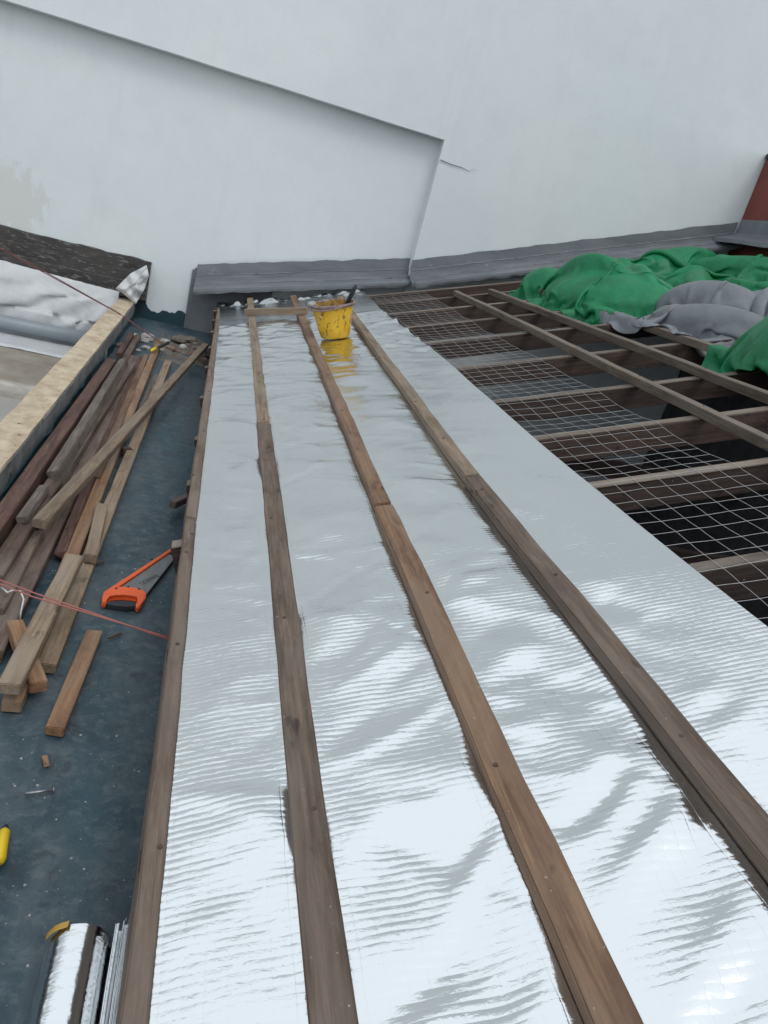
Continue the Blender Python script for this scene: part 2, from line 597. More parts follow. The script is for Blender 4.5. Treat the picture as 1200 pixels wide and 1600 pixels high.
BUCKET = mk_bucket()
RIM = mk_simple('rim_dried_paint', (0.09, 0.04, 0.035), (0.32, 0.25, 0.24), 40, 0.7, 0.004, 60)
PAINTIN = mk_simple('dried_paint_inside', (0.04, 0.025, 0.02), (0.5, 0.28, 0.03), 26, 0.7)

# ---------------------------------------------------------------- setting
YW = 6.70                                    # recessed face of the white wall
YF = 6.58                                    # projecting face
ST_X = 1.62                                  # where the projection comes down
ST_Z = 2.02                                  # underside of the projection


def wall_top(x):
    return 6.0 + 0.28 * x


g = pydata('ground', [(-150, -150, -4), (150, -150, -4), (150, 150, -4), (-150, 150, -4)], [(0, 1, 2, 3)], GROUND)
tag(g, kind='structure')

fl = []
NX, NY = 26, 150
P = np.zeros((NX, NY, 3))
for i in range(NX):
    for j in range(NY):
        x = -0.60 + 0.72 * i / (NX - 1)
        y = -1.4 + (YW + 1.4 - 0.002) * j / (NY - 1)
        P[i, j] = (x, y, 0.004 * fbm(x * 3, y * 3, 1) + 0.03 * max(0, (y - 6.45) / 0.25) ** 2)
fo = grid_mesh('gutter_floor', P, FLOOR)
tag(fo, kind='structure')

# white wall: recessed field below left, projecting field above and right, gable top
we = empty('party_wall', (0, YW, 0), 'tall white painted wall with a stepped projecting upper field', 'wall')


def wall_patch(name, x0, x1, zlo, zhi, y, nx, nz, wob=0.004):
    P = np.zeros((nx, nz, 3))
    for i in range(nx):
        x = x0 + (x1 - x0) * i / (nx - 1)
        a, b = zlo(x), zhi(x)
        for j in range(nz):
            z = a + (b - a) * j / (nz - 1)
            P[i, j] = (x, y + wob * fbm(x * .8, z * .8, y), z)
    return P


def slab(name, P, back, parent):             # grid front + sides + back so the wall has thickness
    nx, nz = P.shape[:2]
    vs = P.reshape(-1, 3).tolist()
    fs = [tuple(reversed(f)) for f in grid_faces(nx, nz)]
    rim = [(i, 0) for i in range(nx)] + [(nx - 1, j) for j in range(1, nz)] + [(i, nz - 1) for i in range(nx - 2, -1, -1)] + [(0, j) for j in range(nz - 2, 0, -1)]
    b0 = len(vs)
    for (i, j) in rim:
        p = P[i, j]
        vs.append((p[0], back, p[2]))
    n = len(rim)
    for k in range(n):
        a, b = rim[k], rim[(k + 1) % n]
        fs.append((a[0] * nz + a[1], b[0] * nz + b[1], b0 + (k + 1) % n, b0 + k))
    fs.append(tuple(b0 + k for k in range(n)))
    return pydata(name, vs, fs, WALL, parent)


def edge_z(x):                               # slightly uneven plaster arris
    return ST_Z + 0.006 * fbm(x * 1.5, 0.0, 3)


slab('recessed_field', wall_patch('w', -9, ST_X + 0.05, lambda x: -3.5, lambda x: ST_Z + 0.3, YW, 60, 40), YW + 0.25, we)
slab('upper_field', wall_patch('w', -9, ST_X, edge_z, wall_top, YF, 60, 30), YW - 0.012, we)
slab('right_field', wall_patch('w', ST_X + 0.0, 12, lambda x: -3.5, wall_top, YF - 0.0015, 60, 50), YW + 0.25, we)

# crack running right from the step
cr_px = [(688, 250), (705, 257), (722, 262), (733, 268), (737, 265), (746, 266)]
cv, cf = [], []
for k, (u, v) in enumerate(cr_px):
    p = aty(u, v, YF - 0.012)
    w = 0.005 * (1 - k / (len(cr_px) - 0.5))
    cv += [p + Vector((0, 0, w)), p - Vector((0, 0, w))]
for k in range(len(cr_px) - 1):
    cf.append((2 * k, 2 * k + 1, 2 * k + 3, 2 * k + 2))
pydata('crack', cv, cf, CRACK, we)


def ragged_sheet(name, x0, x1, top, bot, y, n, mat, parent, jag=0.02, thick=0.006):
    """thin coat of paint on the wall with a brushed, ragged upper edge"""
    vs, fs = [], []
    for i in range(n + 1):
        x = x0 + (x1 - x0) * i / n
        t = top(x) + jag * (fbm(x * 8, 1.3, y, 6) + 0.5 * max(0.0, mnoise.noise(Vector((x * 31, 4.2, y)))))
        b = bot(x)
        vs += [(x, y, b), (x, y, t), (x, y + thick, t), (x, y + thick, b)]
    for i in range(n):
        a, b = 4 * i, 4 * i + 4
        fs += [(a, b, b + 1, a + 1), (a + 1, b + 1, b + 2, a + 2)]
    fs += [(0, 1, 2, 3), (4 * n, 4 * n + 3, 4 * n + 2, 4 * n + 1)]
    return pydata(name, vs, fs, mat, parent)


def teal_top(x):
    return 0.12 + 0.07 * math.exp(-((x + 0.55) / 0.07) ** 2) - 0.015 * math.sin(x * 9)


ragged_sheet('waterproof_coat', -0.598, 0.3, teal_top, lambda x: -0.02, YW - 0.014, 120, TEAL, we, jag=0.045)
ragged_sheet('grey_coat', -0.185, 0.5, lambda x: 0.535 + 0.27 * (x + 0.18) if x > -0.17 else 0.52, lambda x: 0.02, YW - 0.020, 60, GREYD, we, jag=0.004)
tl = [aty(u, v, YW - 0.03) for u, v in ((212, 497), (240, 507), (268, 512), (300, 520), (331, 528))]
tube('sealant_line', [p + Vector((0, -0.01, 0)) for p in tl], 0.007, GREYP, we)

# bitumen strip on the wall, left
be = empty('bitumen_strip', (-2, YW, 0.35), 'dark weathered bitumen strip along the white wall base', 'flashing')
prof = [(0.0, 0.5), (-0.012, 0.49), (-0.03, 0.40), (-0.05, 0.395), (-0.058, 0.31), (-0.08, 0.30), (-0.09, 0.19), (-0.05, 0.17), (0, 0.16)]
nx = 90
P = np.zeros((nx, len(prof), 3))
for i in range(nx):
    x = -5 + 4.485 * i / (nx - 1)
    for j, (dy, z) in enumerate(prof):
        k = 0 if dy == 0 else 1
        P[i, j] = (x, YW - 0.007 + dy + k * 0.012 * fbm(x * 7, z * 12, 2), z + 0.012 * fbm(x * 5, z * 9, 8))
grid_mesh('strip_body', P, BITU, be, smooth=False)
ep = P[-1]
pydata('strip_end', [tuple(q) for q in ep], [tuple(range(len(prof)))], KERB, be)



# metal flashings along the foot of the wall
def flashing(name, label, x0, x1, zt, y, n, seed, ragged=0.012):
    e = empty(name, ((x0 + x1) / 2, y, zt((x0 + x1) / 2)), label, 'flashing', 'grey flashings along the white wall')
    pr = [(-0.008, 0.0), (-0.012, -0.085), (-0.042, -0.093), (-0.046, -0.128), (-0.115, -0.139), (-0.12, -0.158), (-0.20, -0.176), (-0.205, -0.182)]
    P = np.zeros((n, len(pr), 3))
    for i in range(n):
        x = x0 + (x1 - x0) * i / (n - 1)
        for j, (dy, dz) in enumerate(pr):
            P[i, j] = (x, y + dy + (0.004 * fbm(x * 3, j, seed) if j > 1 else 0),
                       zt(x) + dz + (0.010 * fbm(x * 6, 0.3, seed) if j == 0 else 0.006 * fbm(x * 2.2, j * 0.2, seed)))
    o = grid_mesh('apron', P, GREYP, e, smooth=False)
    P2 = np.zeros((n, 3, 3))
    for i in range(n):
        q = P[i, -1]
        x = q[0]
        d = 0.042 + ragged * fbm(x * 9, 2, seed)
        P2[i, 0] = q
        P2[i, 1] = (x, q[1] - 0.004, q[2] - d * 0.5)
        P2[i, 2] = (x, q[1] + 0.006 * fbm(x * 8, 5, seed), q[2] - d)
    grid_mesh('drip_lip', P2, GREYD, e, smooth=False)
    for jj in (2, 5):
        tube('sealant_bead', [Vector(P[i, jj]) + Vector((0, -0.001, 0.002)) for i in range(0, n, 2)], [0.0025 + 0.003 * abs(fbm(i * .9, jj, seed)) for i in range(0, n, 2)], KERB, e, 5)
    return e


def zl(x):
    return 0.565 + 0.2755 * (x + 0.17)


def zr(x):
    return 1.055 + 0.364 * (x - 1.62)


flashing('wall_flashing', 'grey painted metal flashing above the foil covered roof edge', -0.15, ST_X - 0.006, zl, YW - 0.022, 60, 3)
flashing('wall_flashing', 'long grey painted metal flashing between open rafters and projecting wall field', ST_X - 0.012, 4.52, zr, YF - 0.008, 90, 17)
# short sealant nib hanging at the joint
tube('torn_sealant_strip', [rp(1.66, 6.36, 0.06), rp(1.655, 6.34, 0.02), rp(1.65, 6.34, -0.03)], [0.01, 0.006, 0.003], GREYP)
tag(bpy.data.objects['torn_sealant_strip'], 'torn grey sealant strip hanging where the two flashings meet', 'sealant')

# red low wall on the right with its own flashing
re_ = empty('red_parapet', (4.7, 5, 2.1), 'low red painted parapet wall meeting the white wall', 'wall')
box('wall_body', (4.54, -2.5, 1.8), (4.78, YF - 0.012, 2.66), RED, re_, 0.006)
box('wall_foot', (4.545, -2.5, -3.4), (4.78, YF - 0.012, 1.798), DIRT, re_)
box('coping', (4.52, -2.5, 2.661), (4.8, YF - 0.014, 2.70), BITU, re_, 0.006)
fe = empty('parapet_flashing', (4.5, 4, 2.05), 'grey flashing folded up the foot of the red parapet', 'flashing')
pr = [(4.533, 2.14), (4.528, 2.02), (4.50, 2.0), (4.30, 1.925), (4.295, 1.89)]
P = np.zeros((60, len(pr), 3))
for i in range(60):
    y = -2.4 + (YF - 0.03 + 2.4) * i / 59
    for j, (x, z) in enumerate(pr):
        P[i, j] = (x, y, z + 0.008 * fbm(y * 3, j * .3, 4))
grid_mesh('apron', P, GREYP, fe, smooth=False)

# low kerb between the gutter and the neighbour
ke = empty('gutter_kerb', (-0.65, 3, 0), 'low cement kerb with beige worn top beside the timber pile', 'kerb')
KX0, KX1, KZ = -0.722, -0.597, 0.16


def strip_box(name, x0, x1, z0, z1, y0, y1, n, mat, parent, wob=0.003, seed=0):
    P = np.zeros((n, 5, 3))
    for i in range(n):
        y = y0 + (y1 - y0) * i / (n - 1)
        w = [wob * fbm(y * 4, k, seed) for k in range(4)]
        P[i] = [(x0 + w[0], y, z0), (x0 + w[0], y, z1 + w[1] * .5), (x1 + w[2], y, z1 + w[1] * .5), (x1 + w[3], y, z0), (x0 + w[0], y, z0)]
    o = grid_mesh(name, P, mat, parent, smooth=False)
    return o


strip_box('kerb_body', KX0 + .004, KX1 + .002, -0.5, KZ - 0.012, -1.4, YW - 0.01, 120, KERB, ke, 0.004, 1)
strip_box('coping', KX0, KX1 - 0.001, KZ - 0.010, KZ, -1.4, YW - 0.05, 420, COPE, ke, 0.004, 5)
strip_box('waterproof_coat', KX1 - 0.01, KX1 + 0.008, -0.03, 0.062, -1.4, YW - 0.02, 300, TEAL, ke, 0.016, 9)

# neighbour's side, lower
nb = box('neighbour_gutter', (-6, 4.97, -0.42), (KX0 - 0.002, YW - 0.006, -0.28), NBR)
tag(nb, kind='structure')
P = np.zeros((50, 6, 3))
for i in range(50):
    x = -6 + (6 + KX0 - 0.004) * i / 49
    for j, (y, z) in enumerate(((5.10, -0.277), (5.08, -0.262), (4.99, -0.252), (4.955, -0.258), (4.95, -0.30), (4.95, -0.42))):
        P[i, j] = (x, y + (0.035 * fbm(x * 6, 0, 3) if j < 2 else 0), z + (0.004 * fbm(x * 9, y * 9) if j in (1, 2) else 0))
nl = grid_mesh('render_lip', P, NBRL, None)
tag(nl, 'pale rendered lip along the edge of the neighbour gutter', 'ledge')
ns = box('neighbour_roof', (-6, -3, -0.45), (KX0 - 0.002, 4.945, -0.33), NBRP)
tag(ns, kind='structure')
sp = [hz(u, v, -0.329) for u, v in ((-16, 603), (14, 610))]
tube('roof_hook', [sp[0], (sp[0] + sp[1]) / 2 + Vector((0, 0, 0.012)), sp[1]], 0.011, BLACK)
tag(bpy.data.objects['roof_hook'], 'small dark metal hook on the neighbour grey roof sheet', 'hook')

pe = empty('drain_pipe', (-2, 6.4, -0.2), 'grey plastic drain pipe lying on the white plastic sheet', 'pipe')
tube('pipe_body', [(-5, 6.36, -0.185), (-3, 6.37, -0.19), (-1.6, 6.385, -0.19), (KX0 - 0.003, 6.42, -0.19)], 0.058, PVC, pe, 20)

# white plastic sheet hung from the strip, over the neighbour's gutter
NXS, NYS = 150, 40
P = np.zeros((NXS, NYS, 3))
path = [(YW - 0.09, 0.255), (YW - 0.13, 0.12), (YW - 0.16, -0.05), (YW - 0.18, -0.24), (6.46, -0.272), (6.2, -0.268), (6.02, -0.262), (5.99, -0.275)]
for i in range(NXS):
    x = -4.2 + (4.2 + KX0 - 0.006) * i / (NXS - 1)
    for j in range(NYS):
        t = j / (NYS - 1) * (len(path) - 1)
        k = min(int(t), len(path) - 2)
        f = t - k
        f = f * f * (3 - 2 * f) * .5 + f * .5
        y = path[k][0] * (1 - f) + path[k + 1][0] * f
        z = path[k][1] * (1 - f) + path[k + 1][1] * f
        w = max(0, math.sin(math.pi * min(1, j / NYS * 1.9)))
        q = (x * 5.2 - j * 0.09)
        th = math.atan2(j / NYS * 1.1 + 0.03, -(x + 0.66))
        fold = math.sin(th * 15 + 1.8 * fbm(x * 1.5, j * .08, 2)) * 0.036 * min(1, -(x + 0.66) * 3) + 0.02 * fbm(x * 4 - j * 0.07, j * 0.05, 7)
        fin = 0.004 * fbm(x * 16, j * .3, 5)
        hang = 0.05 * math.sin(x * 2.3) * (1 - j / NYS) if j < 12 else 0
        P[i, j] = (x, y - abs(fold) * w - 0.01, max(z + fold * w * 0.6 + fin + (hang * 0.4 - 0.02 if j < 12 else 0), -0.278))
sh = grid_mesh('plastic_sheet', P, SHEET)
tag(sh, 'crumpled white plastic sheet hung below the bitumen strip', 'sheet')


# ---------------------------------------------------------------- small position-based cloth solver (for tarpaulins)
def drape(nu, nv, size_u, size_v, shrink_u, shrink_v, ground, seed, steps=160, iters=8, n0=0.35, noise=0.03, fold=None, stiff=0.12):
    """cloth of size_u x size_v dropped on ground(s, y) while gathered to a smaller footprint"""
    r = np.random.default_rng(seed)
    du, dv = size_u / (nu - 1), size_v / (nv - 1)
    uu, vv = np.meshgrid(np.arange(nu) * du - size_u / 2, np.arange(nv) * dv - size_v / 2, indexing='ij')
    X = np.zeros((nu, nv, 3))
    X[..., 0] = uu * shrink_u
    X[..., 1] = vv * shrink_v
    lo = r.normal(size=(8, 8))
    gx = np.linspace(0, 6.99, nu)
    gy = np.linspace(0, 6.99, nv)
    ix, iy = gx.astype(int), gy.astype(int)
    fx, fy = (gx - ix)[:, None], (gy - iy)[None, :]
    sm = (lo[ix][:, iy] * (1 - fx) * (1 - fy) + lo[ix + 1][:, iy] * fx * (1 - fy) + lo[ix][:, iy + 1] * (1 - fx) * fy + lo[ix + 1][:, iy + 1] * fx * fy)
    X[..., 2] = n0 + noise * sm + r.normal(size=(nu, nv)) * 0.004
    if fold is not None:
        X = fold(X)
    V = np.zeros_like(X)
    I, J = np.meshgrid(np.arange(nu), np.arange(nv), indexing='ij')
    sets = []
    dg1 = math.hypot(du, dv)
    for (a, b, L, k) in ((1, 0, du, .9), (0, 1, dv, .9), (1, 1, dg1, .35), (1, -1, dg1, .35), (2, 0, 2 * du, .2), (0, 2, 2 * dv, .2),
                         (5, 0, 5 * du, stiff), (0, 5, 5 * dv, stiff)):
        step = max(abs(a), abs(b))
        key = I if a else J
        for ph in range(2):
            m = (I + a < nu) & (J + b < nv) & (J + b >= 0) & ((key // step) % 2 == ph)
            i, j = I[m], J[m]
            sets.append((i * nv + j, (i + a) * nv + (j + b), L, k))
    dt = 0.016
    Xf = X.reshape(-1, 3)
    Vf = V.reshape(-1, 3)
    for st in range(steps):
        Vf[:, 2] -= 9.8 * dt
        Vf *= 0.97
        prev = Xf.copy()
        Xf += Vf * dt
        for it in range(iters):
            for (p, q, L, k) in sets:
                d = Xf[q] - Xf[p]
                ln = np.sqrt((d * d).sum(1)) + 1e-9
                c = (0.5 * k * (ln - L) / ln)[:, None] * d
                Xf[p] += c
                Xf[q] -= c
        gz = ground(Xf[:, 0], Xf[:, 1])
        hit = Xf[:, 2] < gz
        Xf[hit, 2] = gz[hit]
        Xf[hit, :2] = prev[hit, :2] + 0.25 * (Xf[hit, :2] - prev[hit, :2])
        Vf = (Xf - prev) / dt
        sp_ = np.sqrt((Vf * Vf).sum(1))
        Vf *= np.minimum(1, 3.0 / (sp_ + 1e-9))[:, None]
    return Xf.reshape(nu, nv, 3)


def roof_place(X, s0, y0, ang=0.0):
    c, s = math.cos(ang), math.sin(ang)
    a = X[..., 0] * c - X[..., 1] * s + s0
    b = X[..., 0] * s + X[..., 1] * c + y0
    n = X[..., 2]
    return np.stack([RO.x + RU.x * a + RN.x * n, b, RO.z + RU.z * a + RN.z * n], -1)


def solid_cloth(o, t=0.003, sub=1):
    md = o.modifiers.new('thick', 'SOLIDIFY')
    md.thickness = t
    md.offset = 0
    if sub:
        ms = o.modifiers.new('smooth', 'SUBSURF')
        ms.levels = sub
        ms.render_levels = sub


# bunched corner of the sheet hooked over the kerb end
bc = [aty(u, v, YW - 0.17) for u, v in ((180, 451), (204, 427), (229, 414), (233, 430), (226, 452), (212, 476), (196, 463))]
ctr = sum(bc, Vector()) / len(bc)
vs, fs = [ctr + Vector((0, -0.03, 0.0))], []
nn = 56
ringN = 7
for rr in range(1, ringN + 1):
    for k in range(nn):
        t = k / nn * len(bc)
        a, b = bc[int(t) % len(bc)], bc[(int(t) + 1) % len(bc)]
        e = a.lerp(b, t - int(t))
        p = ctr.lerp(e, rr / ringN)
        cr = 0.016 * math.sin((p.x * 0.8 + p.z) * 48 + 2.5 * fbm(p.x * 9, p.z * 9, 6)) + 0.03 * fbm(p.x * 13, p.z * 13, 3)
        vs.append(p + Vector((0, -0.03 * (1 - (rr / ringN) ** 2) + cr * 0.8, 0)))
for k in range(nn):
    fs.append((0, 1 + (k + 1) % nn, 1 + k))
for rr in range(ringN - 1):
    for k in range(nn):
        a = 1 + rr * nn
        fs.append((a + k, a + (k + 1) % nn, a + nn + (k + 1) % nn, a + nn + k))
bo = pydata('sheet_corner', vs, fs, SHEET, None, True)
solid_cloth(bo, 0.004, 1)
tag(bo, 'bunched white sheet corner over the far end of the beige kerb', 'sheet')

# ---------------------------------------------------------------- attic below the open rafters
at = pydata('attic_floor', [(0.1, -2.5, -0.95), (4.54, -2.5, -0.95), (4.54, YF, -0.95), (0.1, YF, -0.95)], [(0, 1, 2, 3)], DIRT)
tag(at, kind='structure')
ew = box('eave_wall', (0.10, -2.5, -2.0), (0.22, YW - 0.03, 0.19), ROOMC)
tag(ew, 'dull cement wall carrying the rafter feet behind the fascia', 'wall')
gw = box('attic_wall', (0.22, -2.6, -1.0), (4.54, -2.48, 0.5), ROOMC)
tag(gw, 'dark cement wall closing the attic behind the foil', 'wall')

# ---------------------------------------------------------------- rafters
RY = [-2.0, -1.45, -0.85, -0.3, 0.3, 0.87, 1.424, 1.983, 2.46, 2.96, 3.60, 4.25, 4.80, 5.34, 5.82, 6.28]
ordn = ['first', 'second', 'third', 'fourth', 'fifth', 'sixth', 'seventh', 'eighth', 'ninth', 'tenth', 'eleventh', 'twelfth',
        'thirteenth', 'fourteenth', 'fifteenth', 'sixteenth']
RW, RD = 0.046, 0.10
NB = -0.043                                  # rafter tops lie this far below the batten tops
for k, y in enumerate(reversed(RY)):
    tail = {1.983: -0.076, 2.46: -0.058, 2.96: -0.052, 3.60: -0.054, 4.25: -0.05}.get(y, -0.045)
    up = 4.45
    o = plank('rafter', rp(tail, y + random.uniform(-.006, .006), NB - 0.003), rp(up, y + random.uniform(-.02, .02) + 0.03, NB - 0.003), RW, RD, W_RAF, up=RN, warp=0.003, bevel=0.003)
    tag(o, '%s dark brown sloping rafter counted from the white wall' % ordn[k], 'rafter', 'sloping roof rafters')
    # sky light on the rafter top, painted as a thin strip of paler wood
    q = plank('skylit_top_strip', rp(tail + 0.004, y, NB - 0.0005), rp(up - 0.01, y + 0.03, NB - 0.0005), RW * 0.94, 0.004, W_RBT, up=RN, warp=0.001, bevel=0)
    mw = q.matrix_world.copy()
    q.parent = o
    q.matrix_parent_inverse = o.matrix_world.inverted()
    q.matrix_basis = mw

# ---------------------------------------------------------------- fascia boards along the gutter
FH = 0.17
f_far = [(335, 478), (296, 808)]
f_near = [(296, 811), (205, 1610)]


def fas(px0, px1, ext0=0.0, ext1=0.0):
    a, b = hz(px0[0], px0[1], RO.z - 0.024), hz(px1[0], px1[1], RO.z - 0.024)
    d = (b - a).normalized()
    return a - d * ext0, b + d * ext1


a, b = fas((343, 478), (298.5, 807), 0.55, 0)
a.y = min(a.y, 6.5)
tag(plank('fascia_board', a, b, 0.032, FH, W_BAT, warp=0.0025, chip=0.003),
    'weathered brown fascia board from the flashing to the joint beside the rafter tail', 'board', 'fascia boards along the gutter')
a, b = fas((297.5, 810), (209, 1605), 0, 1.6)
tag(plank('fascia_board', a, b, 0.032, FH, W_BAT, warp=0.0025, chip=0.003),
    'brown fascia board running past the foil rolls and handsaw', 'board', 'fascia boards along the gutter')

# ---------------------------------------------------------------- foil blanket on the rafters, under the battens
S0, S1 = -0.011, 1.213
YA, YB = -1.3, 6.47
nf = -0.0325                                 # foil level below the batten tops
ds, dy_ = 0.0115, 0.0135
nS, nYf = int((S1 - S0) / ds) + 1, int((YB - YA) / dy_) + 1
SS = np.linspace(S0, S1, nS)[:, None] * np.ones((1, nYf))
YY = np.linspace(YA, YB, nYf)[None, :] * np.ones((nS, 1))


def vnoise(x, y, seed):
    r = np.random.default_rng(seed)
    T = r.normal(size=(256, 256))
    xi, yi = np.floor(x).astype(int), np.floor(y).astype(int)
    fx, fy = x - xi, y - yi
    fx = fx * fx * (3 - 2 * fx)
    fy = fy * fy * (3 - 2 * fy)
    g = lambda a, b: T[a % 256, b % 256]
    return (g(xi, yi) * (1 - fx) * (1 - fy) + g(xi + 1, yi) * fx * (1 - fy) + g(xi, yi + 1) * (1 - fx) * fy + g(xi + 1, yi + 1) * fx * fy)


def bline(pts):                              # up-slope position of a batten line along the eave
    q = sorted((rpx(u, v)[1], rpx(u, v)[0]) for u, v in pts)
    ys_, ss_ = [a for a, b in q], [b for a, b in q]
    ys_ = [ys_[0] - 2] + ys_ + [ys_[-1] + 2]
    ss_ = [ss_[0] + (ss_[0] - ss_[1]) * 2 / (ys_[2] - ys_[1])] + ss_ + [ss_[-1] + (ss_[-1] - ss_[-2]) * 2 / (ys_[-2] - ys_[-3])]
    return np.interp(YY, ys_, ss_)


BC = [np.zeros_like(YY), bline([(391, 472), (411, 661), (521, 1600)]), bline([(465, 478), (598, 787), (968, 1600)]),
      bline([(547, 485), (738, 743), (1192, 1300)]), np.full_like(YY, 1.22)]   # lines that hold the foil down
bay = np.zeros_like(SS)
for k in range(4):
    m = (SS >= BC[k]) & (SS <= BC[k + 1])
    bay[m] = (np.sin(np.pi * (SS - BC[k]) / (BC[k + 1] - BC[k])))[m]
RYs = np.array(RY)
idx = np.clip(np.searchsorted(RYs, YY) - 1, 0, len(RY) - 2)
tY = (YY - RYs[idx]) / (RYs[idx + 1] - RYs[idx])
span = np.sin(np.pi * np.clip(tY, 0, 1))
H = np.zeros_like(SS)
flapm = np.clip((SS - 0.93) / 0.1, 0, 1)
H += -0.011 * bay * span * (0.6 + 0.5 * vnoise(SS * 3, YY * 1.7, 5)) * (1 - 0.6 * flapm)
H += 0.007 * bay ** 1.5 * (1 - 0.5 * flapm)
H += 0.0028 * bay * vnoise(SS * 9 + YY * 4, YY * 5 - SS * 3, 8) * (1 - 0.75 * flapm)
# slanting billows near the camera
near = np.clip((2.2 - YY) / 1.5, 0, 1)
dg = SS * 0.80 + YY * 0.45
wx = 0.03 * vnoise(SS * 6, YY * 6, 71)
H += near * (1 + 0.8 * np.clip((1.3 - YY) / 0.5, 0, 1)) * bay * (0.0036 * vnoise((SS * 0.62 - YY * 0.72 + wx) * 13, dg * 4.5, 21) + 0.0034 * vnoise((SS * 0.55 - YY * 0.78 + wx) * 25, dg * 6.5, 23)) * (1 - 0.8 * flapm) * np.clip((SS - 0.12) / 0.2, 0.12, 1)
# tight cross wrinkles at the far end
far = np.clip((YY - 3.0) / 1.4, 0, 1) * (1 - 0.9 * np.clip((YY - 5.42) / 0.06, 0, 1)) * np.clip(bay * 1.5, 0, 1)
H += far * 0.0042 * (1 - 2 * np.abs(vnoise(SS * 5 + 3, YY * 15 + SS * 5, 31)) ** 0.8)
mid = np.clip((YY - 2.0) / 1.5, 0, 1) * bay
H += mid * 0.0016 * vnoise(SS * 4, YY * 17 + SS * 6, 37)
def ridge(x, y, sd_, p=3):                   # crisp creases
    return np.clip(1 - np.abs(vnoise(x, y, sd_)) * 1.6, 0, 1) ** p


cm = bay ** 0.6 * np.clip((YY - 1.1) / 0.8, 0, 1) * (1 - 0.75 * flapm)
H += cm * 0.0032 * ridge(SS * 3.5 - YY * 1.2 + 9, YY * 5.0 + SS * 2.5, 61)
H += cm * 0.0026 * ridge(SS * 4.5 + YY * 2.2, YY * 4.0 - SS * 3.5, 63)
H += bay * 0.0016 * np.clip((4.0 - YY) / 1.5, 0, 1) * (1 - 0.7 * flapm) * vnoise(SS * 5 - YY * 3, YY * 11 + SS * 8, 39)
farflat = np.clip((YY - 5.42) / 0.06, 0, 1)
H *= 1 - 0.8 * farflat
H += 0.006 * np.exp(-np.clip(5.45 - YY, 0, None) / 0.05) * (YY < 5.45)
# pulled pleats running out of the batten fixings
rp_ = np.random.default_rng(4)
for k in range(260):
    b_ = BC[1 + k % 3]
    sg = 1 if rp_.random() < .5 else -1
    yc = rp_.uniform(0.3, 5.3)
    ang = rp_.uniform(-0.6, 0.85) * (1 if yc < 3 else .5)
    L = rp_.uniform(0.08, 0.3)
    w = rp_.uniform(0.005, 0.012)
    am = rp_.uniform(0.0015, 0.0055) * (1 if rp_.random() < .7 else -1)
    ca, sa = sg * math.cos(ang), math.sin(ang)
    u = (SS - b_) * ca + (YY - yc) * sa
    v = -(SS - b_) * sa * 1.0 + (YY - yc) * ca
    env = np.exp(-np.clip(u, 0, None) / L * 1.6) * (u > -0.02)
    H += am * env * np.exp(-(v / (w * (1 + np.clip(u, 0, None) * 4))) ** 2) * (1 - 0.6 * flapm)
# free right edge: lifts a little near the camera, waves at the far end
H += flapm * (0.010 * np.clip((SS - 1.0) / 0.2, 0, 1) ** 2 * np.clip((1.7 - YY) / 0.9, 0, 1))
pl = np.zeros_like(SS)
for yc, am in ((4.62, 0.02), (4.95, 0.026), (4.35, 0.012), (5.3, 0.016), (4.1, 0.006)):
    pl += am * np.exp(-((YY - yc - (SS - 1.2) * 0.5) / 0.035) ** 2)
H += pl * np.clip((SS - 0.92) / 0.2, 0, 1)
# far end turns up and crumples under the flashing
endm = np.clip((YY - 6.15) / 0.3, 0, 1)
em2 = np.clip((YY - 6.22) / 0.12, 0, 1)
H += em2 * (0.006 + 0.014 * np.abs(vnoise(SS * 13, YY * 12, 44)) + 0.005 * vnoise(SS * 40, YY * 30, 45))
for b_ in BC[1:4]:                           # held flat under each batten
    hold = np.exp(-((SS - b_) / 0.042) ** 4)
    H *= (1 - hold * (1 - 0.8 * endm))
H = np.maximum(H, 0.002 - 0.026 * span ** 0.7)
edge_in = 0.012 * vnoise(YY * 1.3, YY * 0 + 2.5, 3) * np.clip((SS - 1.0) / 0.2, 0, 1)
Sx = SS + edge_in
nn_ = nf + H
P = np.stack([RO.x + RU.x * Sx + RN.x * nn_, YY, RO.z + RU.z * Sx + RN.z * nn_], -1)
fo = pydata('foil_blanket', P.reshape(-1, 3).tolist(), [tuple(reversed(f)) for f in grid_faces(nS, nYf)], FOIL, None, True)
tag(fo, 'shiny silver foil insulation blanket spread under the roof battens', 'foil')


# ---------------------------------------------------------------- battens on the foil
def batten(px, w, h, mat, label, ext0=0.0, ext1=0.0, n=0.0, group='battens nailed over the foil', name='roof_batten', roll=0):
    a, b = rpx(*px[0], n), rpx(*px[1], n)
    A, B = rp(a[0], a[1], n), rp(b[0], b[1], n)
    d = (B - A).normalized()
    A, B = A - d * ext0, B + d * ext1
    o = plank(name, A, B, w, h, mat, up=RN, warp=0.003, chip=0.004, roll=roll)
    tag(o, label, 'batten', group)
    return o


BT = 0.032
batten([(391, 472), (411, 659)], 0.05, BT, W_NEW, 'pale batten on the foil from the flashing past the short cross piece', 0.35, 0)
batten([(411.4, 663), (521, 1600)], 0.056, BT, W_BAT, 'long plain brown batten on the foil nearest the fascia boards', 0, 1.6)
batten([(465, 478), (598, 786)], 0.05, BT, W_BATO, 'dark stained middle batten running up beside the yellow bucket', 0.6, 0)
batten([(599, 789), (968, 1600)], 0.056, BT + 0.002, W_BATO, 'long orange brown middle batten with a fresh cut end at its joint', 0, 1.6, n=0.002)
batten([(547, 485), (738, 742)], 0.048, BT, W_NEW, 'pale batten passing right behind the yellow bucket', 0.75, 0)
batten([(739, 744), (1192, 1300)], 0.054, BT, W_BAT, 'long grey brown batten on the foil nearest the open rafters', 0, 1.9)
c0, c1 = rpx(383, 483, 0.046), rpx(480, 481, 0.046)
